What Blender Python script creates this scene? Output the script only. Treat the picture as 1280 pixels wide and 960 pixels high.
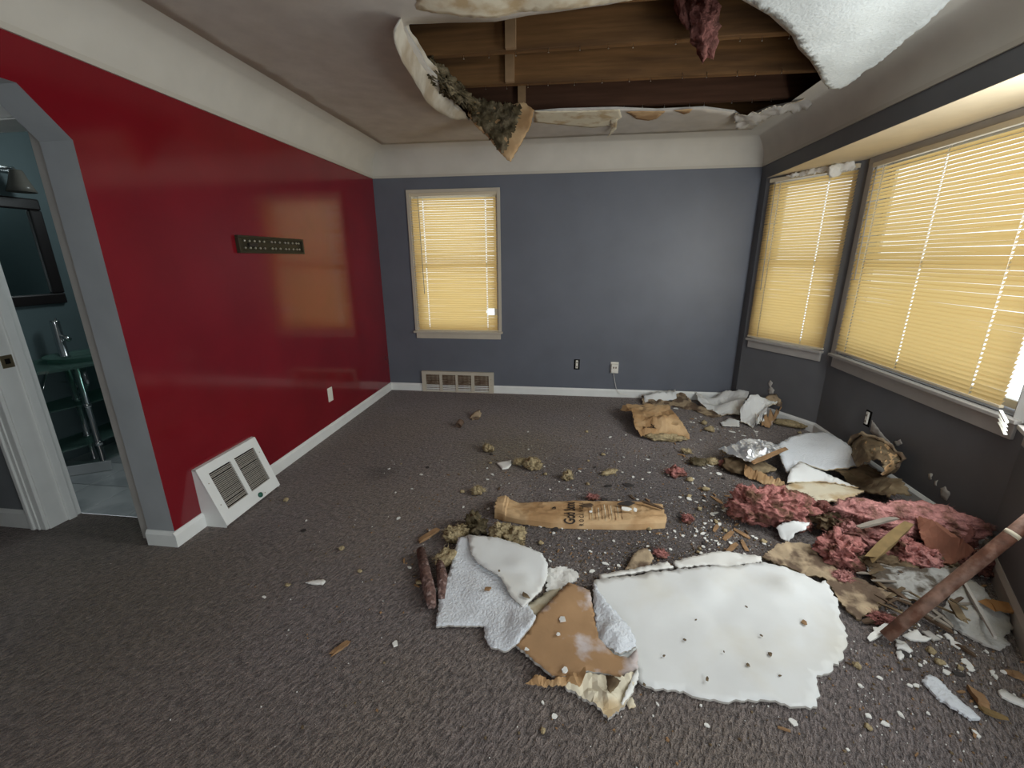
import bpy, bmesh, math, random
from mathutils import Vector, Matrix, noise
from mathutils.geometry import delaunay_2d_cdt

# ------------------------------------------------------------------ clear
for o in list(bpy.data.objects):
    bpy.data.objects.remove(o, do_unlink=True)
scene = bpy.context.scene
col = scene.collection
rnd = random.Random(7)

# ------------------------------------------------------------------ camera
H = 1.45                                   # eye height
FPX, PITCH, YAW, ROLL = 537.89, 0.282764, -0.12967, -0.0061736
cyw, syw, cp, sp = math.cos(YAW), math.sin(YAW), math.cos(PITCH), math.sin(PITCH)
FW = Vector((syw * cp, cyw * cp, -sp))
RT0 = Vector((cyw, -syw, 0)); UP0 = RT0.cross(FW)
RT = RT0 * math.cos(ROLL) + UP0 * math.sin(ROLL)
UP = UP0 * math.cos(ROLL) - RT0 * math.sin(ROLL)
EYE = Vector((0, 0, H))
cd = bpy.data.cameras.new('camera'); cam = bpy.data.objects.new('camera', cd); col.objects.link(cam)
cd.sensor_fit = 'HORIZONTAL'; cd.sensor_width = 36.0; cd.lens = FPX / 1280 * 36.0
cd.clip_start = 0.03; cd.clip_end = 200
m = Matrix((RT, UP, -FW)).transposed().to_4x4(); m.translation = EYE
cam.matrix_world = m
scene.camera = cam

# ------------------------------------------------------------------ world, light, exposure
scene.view_settings.view_transform = 'Standard'
scene.view_settings.look = 'None'
scene.view_settings.gamma = 1.0
scene.view_settings.use_curve_mapping = False
scene.view_settings.exposure = 0.0
scene.cycles.use_denoising = True
scene.cycles.max_bounces = 10
scene.cycles.diffuse_bounces = 5
scene.cycles.transparent_max_bounces = 12
scene.cycles.sample_clamp_indirect = 8.0
W = bpy.data.worlds.new('world'); scene.world = W; W.use_nodes = True
wn = W.node_tree.nodes; wl = W.node_tree.links
bg = wn['Background']; bg.inputs['Color'].default_value = (0.93, 0.97, 1.0, 1); bg.inputs['Strength'].default_value = 1.65   # even overcast sky

def area_light(name, loc, direction, sx, sy, power, color):
    ld = bpy.data.lights.new(name, 'AREA'); ld.shape = 'RECTANGLE'; ld.size = sx; ld.size_y = sy
    ld.energy = power; ld.color = color
    o = bpy.data.objects.new(name, ld); col.objects.link(o)
    o.location = loc; o.rotation_euler = Vector(direction).to_track_quat('-Z', 'Y').to_euler()
    return o
# daylight standing in the unblinded windows behind the photographer and in the near bay window
area_light('daylight_rear_window', (0.15, -2.12, 1.35), (0, 1, -0.55), 1.7, 1.25, 20, (0.90, 0.96, 1.0))
area_light('daylight_side_window', (1.66, -0.55, 1.30), (-1, 0.35, -0.65), 1.2, 1.2, 31, (0.92, 0.97, 1.0))
area_light('bathroom_fill_light', (-2.6, 3.17, 2.15), (-0.3, -1, -0.45), 0.5, 0.35, 9, (0.85, 0.97, 1.0))  # added fill to lift the dark bathroom; no window is built there
area_light('daylight_near_bay_window', (1.935, 1.80, 1.42), (-0.865, 0.502, -0.12), 0.62, 1.3, 36, (0.95, 0.98, 1.0))

# ------------------------------------------------------------------ geometry of the place
XL, YB, XR, ZC, ZH, ZT = -2.0167, 4.5759, 1.7213, 2.248, 2.131, 2.50   # left wall, back wall, right wall, cove foot, bay soffit, ceiling
YR = -2.2
BA, BB, BC, BD = Vector((XR, 4.45, 0)), Vector((2.13, 3.745, 0)), Vector((2.13, 2.15, 0)), Vector((XR, 1.445, 0))

def ray(px, py): return FW + RT * ((px - 640) / FPX) + UP * ((480 - py) / FPX)
def hit(px, py, ax, v):
    d = ray(px, py); return EYE + d * ((v - EYE[ax]) / d[ax])
def AX(px, py, v): return hit(px, py, 0, v)
def AY(px, py, v): return hit(px, py, 1, v)
def AZ(px, py, v=0.0): return hit(px, py, 2, v)

# ------------------------------------------------------------------ materials
MATS = {}
def mat(name, color, rough=0.7, spec=0.3, metal=0.0, vary=0.0, vscale=6.0, bump=0.0, bscale=80.0, color2=None, c2scale=4.0, c2lo=0.45, c2hi=0.6, detail=4.0, stretch=None):
    if name in MATS: return MATS[name]
    M = bpy.data.materials.new(name); M.use_nodes = True
    nt = M.node_tree; N = nt.nodes; L = nt.links
    b = N['Principled BSDF']
    b.inputs['Roughness'].default_value = rough; b.inputs['Specular IOR Level'].default_value = spec; b.inputs['Metallic'].default_value = metal
    b.inputs['Base Color'].default_value = (*color, 1)
    tc = N.new('ShaderNodeTexCoord'); src = tc.outputs['Object']
    if stretch:
        mp = N.new('ShaderNodeMapping'); mp.inputs['Scale'].default_value = stretch; L.new(src, mp.inputs['Vector']); src = mp.outputs['Vector']
    out = None
    if color2:
        n = N.new('ShaderNodeTexNoise'); n.inputs['Scale'].default_value = c2scale; n.inputs['Detail'].default_value = detail; L.new(src, n.inputs['Vector'])
        r = N.new('ShaderNodeMapRange'); r.inputs['From Min'].default_value = c2lo; r.inputs['From Max'].default_value = c2hi; L.new(n.outputs['Fac'], r.inputs['Value'])
        x = N.new('ShaderNodeMix'); x.data_type = 'RGBA'; x.inputs['A'].default_value = (*color, 1); x.inputs['B'].default_value = (*color2, 1)
        L.new(r.outputs['Result'], x.inputs['Factor']); out = x.outputs['Result']
    if vary:
        n = N.new('ShaderNodeTexNoise'); n.inputs['Scale'].default_value = vscale; n.inputs['Detail'].default_value = detail; L.new(src, n.inputs['Vector'])
        r = N.new('ShaderNodeMapRange'); r.inputs['From Min'].default_value = 0.3; r.inputs['From Max'].default_value = 0.7
        r.inputs['To Min'].default_value = 1 - vary; r.inputs['To Max'].default_value = 1 + vary; L.new(n.outputs['Fac'], r.inputs['Value'])
        x = N.new('ShaderNodeMix'); x.data_type = 'RGBA'; x.blend_type = 'MULTIPLY'; x.inputs['Factor'].default_value = 1
        if out: L.new(out, x.inputs['A'])
        else: x.inputs['A'].default_value = (*color, 1)
        L.new(r.outputs['Result'], x.inputs['B']); out = x.outputs['Result']
    if out: L.new(out, b.inputs['Base Color'])
    if bump:
        n = N.new('ShaderNodeTexNoise'); n.inputs['Scale'].default_value = bscale; n.inputs['Detail'].default_value = 3; L.new(src, n.inputs['Vector'])
        bp = N.new('ShaderNodeBump'); bp.inputs['Strength'].default_value = min(bump, 1); bp.inputs['Distance'].default_value = 0.01 * max(bump, 0.3)
        L.new(n.outputs['Fac'], bp.inputs['Height']); L.new(bp.outputs['Normal'], b.inputs['Normal'])
    MATS[name] = M
    return M

def carpet_mat():
    M = bpy.data.materials.new('carpet'); M.use_nodes = True
    nt = M.node_tree; N = nt.nodes; L = nt.links; b = N['Principled BSDF']
    b.inputs['Roughness'].default_value = 0.95; b.inputs['Specular IOR Level'].default_value = 0.1
    b.inputs['Sheen Weight'].default_value = 0.40; b.inputs['Sheen Roughness'].default_value = 0.5; b.inputs['Sheen Tint'].default_value = (0.92, 0.87, 0.88, 1)
    tc = N.new('ShaderNodeTexCoord'); src = tc.outputs['Object']
    def noi(scale, det, s=src, dist=0.0):
        n = N.new('ShaderNodeTexNoise'); n.inputs['Scale'].default_value = scale; n.inputs['Detail'].default_value = det; n.inputs['Distortion'].default_value = dist; L.new(s, n.inputs['Vector']); return n.outputs['Fac']
    def rng(v, a, b_, c, d):
        r = N.new('ShaderNodeMapRange'); r.inputs['From Min'].default_value = a; r.inputs['From Max'].default_value = b_; r.inputs['To Min'].default_value = c; r.inputs['To Max'].default_value = d; L.new(v, r.inputs['Value']); return r.outputs['Result']
    def mix(f, A, B, mode='MIX'):
        x = N.new('ShaderNodeMix'); x.data_type = 'RGBA'; x.blend_type = mode
        for sock, v in (('Factor', f), ('A', A), ('B', B)):
            if isinstance(v, (int, float)): x.inputs[sock].default_value = v
            elif isinstance(v, tuple): x.inputs[sock].default_value = v
            else: L.new(v, x.inputs[sock])
        return x.outputs['Result']
    base = mix(rng(noi(1.1, 3), 0.38, 0.62, 0, 1), (0.145, 0.121, 0.112, 1), (0.158, 0.129, 0.104, 1))
    base = mix(rng(noi(0.9, 5), 0.50, 0.66, 0, 0.45), base, (0.098, 0.082, 0.076, 1))
    # fixed stains: a yellow-green one and trodden dirt where the ceiling came down
    def spot(c, r, color, amt, base):
        vm = N.new('ShaderNodeVectorMath'); vm.operation = 'DISTANCE'; L.new(src, vm.inputs[0]); vm.inputs[1].default_value = c
        d = N.new('ShaderNodeMath'); d.operation = 'MULTIPLY_ADD'; L.new(noi(4.5, 4), d.inputs[0]); d.inputs[1].default_value = r * 1.1; L.new(vm.outputs['Value'], d.inputs[2])
        return mix(rng(d.outputs[0], r * 0.85, r * 1.95, amt, 0), base, color)
    base = spot((-0.42, 3.05, 0), 0.40, (0.125, 0.098, 0.040, 1), 0.6, base)
    base = spot((0.05, 2.85, 0), 0.35, (0.075, 0.055, 0.045, 1), 0.6, base)
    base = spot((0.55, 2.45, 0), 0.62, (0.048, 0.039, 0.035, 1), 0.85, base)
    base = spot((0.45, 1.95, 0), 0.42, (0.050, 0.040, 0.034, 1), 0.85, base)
    base = spot((-0.15, 2.15, 0), 0.22, (0.048, 0.038, 0.030, 1), 0.8, base)
    base = spot((-1.28, 2.62, 0), 0.10, (0.045, 0.036, 0.030, 1), 0.8, base)
    base = spot((-1.85, 1.25, 0), 0.55, (0.085, 0.068, 0.045, 1), 0.5, base)
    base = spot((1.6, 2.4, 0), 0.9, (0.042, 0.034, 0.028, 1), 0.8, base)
    base = spot((-0.4, 1.65, 0), 0.25, (0.060, 0.045, 0.035, 1), 0.6, base)
    base = spot((-2.5, 1.85, 0), 0.35, (0.070, 0.060, 0.042, 1), 0.7, base)
    base = spot((-1.6, 4.3, 0), 0.5, (0.185, 0.165, 0.170, 1), 0.5, base)
    mp = N.new('ShaderNodeMapping'); mp.vector_type = 'TEXTURE'; mp.inputs['Rotation'].default_value = (0, 0, 1.0); mp.inputs['Scale'].default_value = (2.3, 1, 1); L.new(src, mp.inputs['Vector'])
    fine = noi(88, 2.0, mp.outputs['Vector'], 0.5); fine2 = noi(210, 2)
    base = mix(1.0, base, rng(fine, 0.33, 0.67, 0.48, 1.60), 'MULTIPLY')
    base = mix(1.0, base, rng(fine2, 0.3, 0.7, 0.62, 1.40), 'MULTIPLY')
    L.new(base, b.inputs['Base Color'])
    add = N.new('ShaderNodeMath'); add.operation = 'MULTIPLY_ADD'; L.new(fine2, add.inputs[0]); add.inputs[1].default_value = 0.35; L.new(fine, add.inputs[2])
    bp = N.new('ShaderNodeBump'); bp.inputs['Strength'].default_value = 1.0; bp.inputs['Distance'].default_value = 0.022; L.new(add.outputs[0], bp.inputs['Height']); L.new(bp.outputs['Normal'], b.inputs['Normal'])
    return M

def slat_mat(name, dif, tra, f):
    M = bpy.data.materials.new(name); M.use_nodes = True; nt = M.node_tree; N = nt.nodes; L = nt.links
    N.remove(N['Principled BSDF']); d = N.new('ShaderNodeBsdfDiffuse'); t = N.new('ShaderNodeBsdfTranslucent'); x = N.new('ShaderNodeMixShader')
    d.inputs['Color'].default_value = (*dif, 1); t.inputs['Color'].default_value = (*tra, 1); x.inputs['Fac'].default_value = f
    L.new(d.outputs[0], x.inputs[1]); L.new(t.outputs[0], x.inputs[2]); L.new(x.outputs[0], N['Material Output'].inputs['Surface'])
    return M

def thin_glass(name, tint, gloss=0.06):
    M = bpy.data.materials.new(name); M.use_nodes = True; nt = M.node_tree; N = nt.nodes; L = nt.links
    N.remove(N['Principled BSDF']); t = N.new('ShaderNodeBsdfTransparent'); g = N.new('ShaderNodeBsdfGlossy'); x = N.new('ShaderNodeMixShader'); fr = None
    t.inputs['Color'].default_value = (*tint, 1); g.inputs['Roughness'].default_value = 0.03; x.inputs['Fac'].default_value = gloss
    L.new(t.outputs[0], x.inputs[1]); L.new(g.outputs[0], x.inputs[2]); L.new(x.outputs[0], N['Material Output'].inputs['Surface'])
    return M

M_CARPET = carpet_mat()
M_RED = mat('red_gloss_paint', (0.190, 0.0056, 0.0125), rough=0.12, spec=0.62, vary=0.10, vscale=3, bump=0.02, bscale=18)
M_RED.node_tree.nodes['Principled BSDF'].inputs['IOR'].default_value = 1.6
M_BLUE = mat('slate_blue_paint', (0.135, 0.148, 0.175), rough=0.42, spec=0.4, vary=0.07, vscale=3, bump=0.05, bscale=40)
M_BAYBLUE = mat('slate_grey_paint', (0.135, 0.140, 0.148), rough=0.5, spec=0.35, vary=0.08, vscale=4, bump=0.05, bscale=40)
M_GREYREV = mat('pale_grey_paint', (0.36, 0.38, 0.39), rough=0.6, vary=0.06, bump=0.08, bscale=30)
M_TEAL = mat('teal_grey_paint', (0.13, 0.18, 0.19), rough=0.6, vary=0.05)
M_HALL = mat('hall_grey_paint', (0.20, 0.215, 0.225), rough=0.6, vary=0.05)
M_CEIL = mat('stained_ceiling_paint', (0.535, 0.500, 0.445), rough=0.9, spec=0.1, vary=0.07, vscale=9, bump=0.35, bscale=35, color2=(0.50, 0.460, 0.40), c2scale=2.5, c2lo=.42, c2hi=.6, detail=9)
M_COVE = mat('cream_cove_paint', (0.58, 0.555, 0.49), rough=0.75, spec=0.2, vary=0.04, bump=0.05, bscale=30)
M_TRIMC = mat('cream_trim', (0.52, 0.49, 0.42), rough=0.6)
M_WHITE = mat('white_trim_paint', (0.80, 0.82, 0.79), rough=0.45, spec=0.4, vary=0.04)
M_CASING = mat('cream_casing_paint', (0.55, 0.50, 0.40), rough=0.5, vary=0.05)
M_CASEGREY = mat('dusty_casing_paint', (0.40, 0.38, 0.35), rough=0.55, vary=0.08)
M_SOFFIT = mat('cream_soffit_paint', (0.70, 0.60, 0.42), rough=0.8, vary=0.05)
M_SLAT = slat_mat('yellowed_vinyl_slat', (0.74, 0.58, 0.32), (0.90, 0.66, 0.28), 0.62)
M_RAIL = mat('yellowed_blind_rail', (0.66, 0.58, 0.42), rough=0.4)
M_CORD = mat('blind_cord', (0.85, 0.80, 0.68), rough=0.8)
M_GLASS = thin_glass('window_glass', (0.95, 0.97, 0.97))
M_TGLASS = thin_glass('green_table_glass', (0.66, 0.84, 0.78), 0.14)
def _frost(M, body, f):      # frosted green body inside the clear glass
    N = M.node_tree.nodes; L = M.node_tree.links; d = N.new('ShaderNodeBsdfDiffuse'); d.inputs['Color'].default_value = (*body, 1); x = N.new('ShaderNodeMixShader'); x.inputs['Fac'].default_value = f
    out = N['Material Output'].inputs['Surface']; L.new(out.links[0].from_socket, x.inputs[1]); L.new(d.outputs[0], x.inputs[2]); L.new(x.outputs[0], out)
_frost(M_TGLASS, (0.17, 0.28, 0.25), 0.38)
M_CHROME = mat('chrome', (0.75, 0.76, 0.77), rough=0.15, metal=1.0)
M_MIRROR = mat('mirror_glass', (0.62, 0.72, 0.72), rough=0.03, metal=1.0)
M_BLACKWOOD = mat('espresso_wood', (0.018, 0.014, 0.014), rough=0.35, spec=0.5)
M_FROST = mat('smoky_lamp_glass', (0.16, 0.15, 0.13), rough=0.25)
M_MARBLE = mat('white_marble_tile', (0.62, 0.65, 0.66), rough=0.25, spec=0.5, color2=(0.45, 0.48, 0.50), c2scale=3, c2lo=0.5, c2hi=0.62, detail=8)
M_GROUT = mat('grey_grout', (0.18, 0.19, 0.19), rough=0.9)
M_BRASS = mat('aged_brass', (0.32, 0.26, 0.16), rough=0.4, metal=0.8)
M_RUST = mat('rusty_grille', (0.15, 0.095, 0.06), rough=0.8, vary=0.35, vscale=25, color2=(0.28, 0.23, 0.17), c2scale=14)
M_GRILLE = mat('dusty_grille_metal', (0.42, 0.39, 0.34), rough=0.6, metal=0.0, vary=0.2, vscale=60)
M_DARK = mat('dark_void', (0.012, 0.011, 0.010), rough=0.95, spec=0.0)
M_GREEN = mat('green_knob', (0.02, 0.10, 0.07), rough=0.4)
M_BRONZE = mat('dark_bronze', (0.050, 0.043, 0.026), rough=0.5, metal=0.3)
M_NICKEL = mat('nickel_stud', (0.60, 0.58, 0.52), rough=0.3, metal=1.0)
M_PLATE = mat('white_plastic', (0.80, 0.78, 0.70), rough=0.35)
M_JOIST = mat('joist_wood', (0.150, 0.078, 0.030), rough=0.85, spec=0.15, vary=0.25, vscale=5, stretch=(0.6, 6, 8), color2=(0.085, 0.045, 0.020), c2scale=1.4)
M_JOISTD = mat('dark_joist_wood', (0.060, 0.030, 0.018), rough=0.9, spec=0.1, vary=0.2, vscale=5, stretch=(0.6, 6, 8))
M_CLEAT = mat('pale_cleat_wood', (0.26, 0.165, 0.085), rough=0.85, vary=0.2, vscale=8)
M_DECK = mat('attic_deck_wood', (0.09, 0.055, 0.03), rough=0.95, vary=0.2)
M_TEXW = mat('textured_ceiling_white', (0.72, 0.76, 0.79), rough=0.8, spec=0.2, vary=0.03, bump=0.75, bscale=95)
M_TEXH = mat('textured_hanging_white', (0.56, 0.59, 0.57), rough=0.85, spec=0.15, vary=0.04, bump=0.6, bscale=75)
M_PAPER = mat('white_board_paper', (0.76, 0.78, 0.76), rough=0.8, spec=0.2, vary=0.04, vscale=4, color2=(0.70, 0.695, 0.63), c2scale=3.5, c2lo=0.50, c2hi=0.72, bump=0.12, bscale=30, detail=6)
M_CREAM = mat('cream_board_paper', (0.72, 0.66, 0.50), rough=0.85, vary=0.08, color2=(0.50, 0.38, 0.22), c2scale=7, c2lo=0.49, c2hi=0.64, bump=0.4, bscale=35, detail=7)
M_GYPS = mat('grey_gypsum', (0.46, 0.44, 0.40), rough=0.9, vary=0.12, vscale=20)
M_DIRTY = mat('dirty_grey_plaster', (0.40, 0.40, 0.37), rough=0.9, vary=0.15, vscale=12, bump=0.8, bscale=60, color2=(0.085, 0.068, 0.05), c2scale=13, c2lo=0.42, c2hi=0.54, detail=8)
M_GREYPL = mat('grey_textured_plaster', (0.47, 0.47, 0.44), rough=0.9, vary=0.08, bump=0.7, bscale=95, color2=(0.34, 0.33, 0.29), c2scale=6, c2lo=.48, c2hi=.62)
M_KRAFT = mat('brown_kraft_paper', (0.42, 0.255, 0.120), rough=0.75, spec=0.25, vary=0.10, vscale=7, color2=(0.54, 0.37, 0.20), c2scale=6, c2lo=.44, c2hi=.6, bump=0.5, bscale=26, detail=7)
M_BOARDB = mat('brown_board_face', (0.40, 0.245, 0.125), rough=0.85, vary=0.09, vscale=10, color2=(0.58, 0.52, 0.50), c2scale=6.5, c2lo=0.56, c2hi=0.66, bump=0.35, bscale=60, detail=7)
M_TANTORN = mat('torn_tan_board', (0.40, 0.31, 0.20), rough=0.9, vary=0.2, vscale=14, color2=(0.13, 0.09, 0.06), c2scale=9, c2lo=0.49, c2hi=0.60, bump=0.7, bscale=40, detail=8)
M_DKBROWN = mat('wet_brown_paper', (0.13, 0.09, 0.05), rough=0.9, vary=0.3, vscale=12, bump=0.5, bscale=30, color2=(0.22, 0.17, 0.10), c2scale=8)
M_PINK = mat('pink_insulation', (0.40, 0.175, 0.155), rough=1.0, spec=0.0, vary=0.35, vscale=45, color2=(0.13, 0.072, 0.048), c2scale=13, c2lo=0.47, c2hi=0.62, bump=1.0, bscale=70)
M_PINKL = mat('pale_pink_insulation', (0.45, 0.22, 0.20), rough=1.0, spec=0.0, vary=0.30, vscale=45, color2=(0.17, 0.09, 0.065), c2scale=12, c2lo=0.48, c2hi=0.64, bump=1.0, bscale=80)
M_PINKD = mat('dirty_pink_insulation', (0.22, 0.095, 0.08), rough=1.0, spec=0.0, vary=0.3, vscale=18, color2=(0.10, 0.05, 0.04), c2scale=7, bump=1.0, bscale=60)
M_WOOL = mat('tan_mineral_wool', (0.42, 0.34, 0.20), rough=1.0, spec=0.0, vary=0.3, vscale=40, color2=(0.20, 0.15, 0.08), c2scale=16, c2lo=0.52, c2hi=0.68, bump=1.0, bscale=90)
M_OLIVE = mat('olive_mouldy_wool', (0.088, 0.070, 0.040), rough=1.0, spec=0.0, vary=0.4, vscale=25, color2=(0.17, 0.14, 0.088), c2scale=11, bump=1.0, bscale=60)
M_FOIL = mat('crinkled_foil', (0.80, 0.82, 0.85), rough=0.28, metal=0.85, bump=1.0, bscale=28)
M_SPLINT = mat('splintered_wood', (0.30, 0.18, 0.09), rough=0.85, vary=0.25, vscale=18)
M_SPLINTD = mat('dark_splinter', (0.10, 0.065, 0.04), rough=0.9, vary=0.25, vscale=18)
M_RUSTPOLE = mat('rust_brown_pole', (0.16, 0.072, 0.045), rough=0.6, vary=0.3, vscale=30, color2=(0.28, 0.17, 0.125), c2scale=16, c2lo=.46, c2hi=.6, detail=8, bump=.4, bscale=60)
M_BARK = mat('charred_mauve_stick', (0.15, 0.088, 0.072), rough=0.9, vary=0.5, vscale=60, color2=(0.26, 0.19, 0.17), c2scale=30, c2lo=.5, c2hi=.62, bump=1.0, bscale=60)
M_INK = mat('black_ink', (0.03, 0.024, 0.02), rough=0.7)
M_BLACK = mat('black_scrap', (0.045, 0.040, 0.038), rough=0.8)
M_CHIP = mat('white_plaster_chip', (0.78, 0.78, 0.73), rough=0.85, vary=0.06)
M_GREYSTUD = mat('weathered_grey_wood', (0.25, 0.22, 0.18), rough=0.9, vary=0.2)

# ------------------------------------------------------------------ object helpers
ORG = {}
def tag(o, label=None, cat=None, group=None, kind=None):
    if label: o['label'] = label
    if cat: o['category'] = cat
    if group: o['group'] = group
    if kind: o['kind'] = kind
    return o
def empty(name, loc):
    o = bpy.data.objects.new(name, None); col.objects.link(o); o.location = loc; o.empty_display_size = 0.1
    ORG[o] = Vector(loc); return o
def link(name, me, origin, parent):
    o = bpy.data.objects.new(name, me); col.objects.link(o)
    ORG[o] = Vector(origin)
    if parent is not None:
        o.parent = parent; o.location = Vector(origin) - ORG[parent]
    else: o.location = origin
    return o
def mk(name, verts, faces, mats, parent=None, smooth=False, midx=None, origin=None):
    verts = [Vector(v) for v in verts]
    if origin is None:
        lo = Vector([min(v[i] for v in verts) for i in range(3)]); hi = Vector([max(v[i] for v in verts) for i in range(3)])
        origin = Vector(((lo.x + hi.x) / 2, (lo.y + hi.y) / 2, lo.z))
    me = bpy.data.meshes.new(name)
    me.from_pydata([tuple(v - origin) for v in verts], [], faces)
    if not isinstance(mats, (list, tuple)): mats = [mats]
    for M in mats: me.materials.append(M)
    if midx: me.polygons.foreach_set('material_index', midx)
    if smooth: me.polygons.foreach_set('use_smooth', [True] * len(me.polygons))
    me.update()
    return link(name, me, origin, parent)
def fixn(o):
    bm = bmesh.new(); bm.from_mesh(o.data); bmesh.ops.recalc_face_normals(bm, faces=bm.faces); bm.to_mesh(o.data); bm.free(); return o
BOXF = [(0, 3, 2, 1), (4, 5, 6, 7), (0, 1, 5, 4), (1, 2, 6, 5), (2, 3, 7, 6), (3, 0, 4, 7)]
def boxv(lo, hi, O=Vector(), U=Vector((1, 0, 0)), V=Vector((0, 1, 0)), N=Vector((0, 0, 1))):
    (a, b, c), (d, e, f) = lo, hi
    return [O + U * x + V * y + N * z for z in (c, f) for x, y in ((a, b), (d, b), (d, e), (a, e))]
def box(name, lo, hi, M, parent=None, O=Vector(), U=Vector((1, 0, 0)), V=Vector((0, 1, 0)), N=Vector((0, 0, 1)), bevel=0.0):
    o = mk(name, boxv(lo, hi, O, U, V, N), BOXF, M, parent); fixn(o)
    if bevel:
        md = o.modifiers.new('bevel', 'BEVEL'); md.width = bevel; md.segments = 2; md.limit_method = 'ANGLE'
    return o
class Bag:
    def __init__(s): s.v = []; s.f = []; s.m = []
    def box(s, lo, hi, mi=0, **k):
        n = len(s.v); s.v += boxv(lo, hi, **k); s.f += [tuple(i + n for i in f) for f in BOXF]; s.m += [mi] * 6
    def add(s, v, f, mi=0):
        n = len(s.v); s.v += v; s.f += [tuple(i + n for i in q) for q in f]; s.m += [mi] * len(f)
    def make(s, name, M, parent=None, smooth=False): return mk(name, s.v, s.f, M, parent, smooth, s.m)
def tube(pts, r, seg=10, caps=True):
    pts = [Vector(p) for p in pts]; V = []; F = []
    rr = r if isinstance(r, (list, tuple)) else [r] * len(pts)
    ref = None
    for i, p in enumerate(pts):
        d = (pts[min(i + 1, len(pts) - 1)] - pts[max(i - 1, 0)]).normalized()
        if ref is None: ref = Vector((0, 0, 1)) if abs(d.z) < 0.9 else Vector((1, 0, 0))
        a = d.cross(ref).normalized(); b = d.cross(a)
        for k in range(seg):
            t = 2 * math.pi * k / seg; V.append(p + (a * math.cos(t) + b * math.sin(t)) * rr[i])
    for i in range(len(pts) - 1):
        for k in range(seg):
            k2 = (k + 1) % seg; F.append((i * seg + k, i * seg + k2, (i + 1) * seg + k2, (i + 1) * seg + k))
    if caps:
        F.append(tuple(range(seg))[::-1]); n = (len(pts) - 1) * seg; F.append(tuple(range(n, n + seg)))
    return V, F
def mktube(name, pts, r, M, parent=None, seg=10, smooth=True):
    V, F = tube(pts, r, seg); o = mk(name, V, F, M, parent, smooth)
    fixn(o); return o
def lathe(name, prof, c, M, parent=None, seg=20, axis=Vector((0, 0, 1)), smooth=True):
    axis = axis.normalized(); a = axis.orthogonal().normalized(); b = axis.cross(a); V = []; F = []
    for r, h in prof:
        for k in range(seg):
            t = 2 * math.pi * k / seg; V.append(Vector(c) + axis * h + (a * math.cos(t) + b * math.sin(t)) * r)
    for i in range(len(prof) - 1):
        for k in range(seg):
            k2 = (k + 1) % seg; F.append((i * seg + k, i * seg + k2, (i + 1) * seg + k2, (i + 1) * seg + k))
    F.append(tuple(range(seg))[::-1]); n = (len(prof) - 1) * seg; F.append(tuple(range(n, n + seg)))
    o = mk(name, V, F, M, parent, smooth); fixn(o); return o

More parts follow.
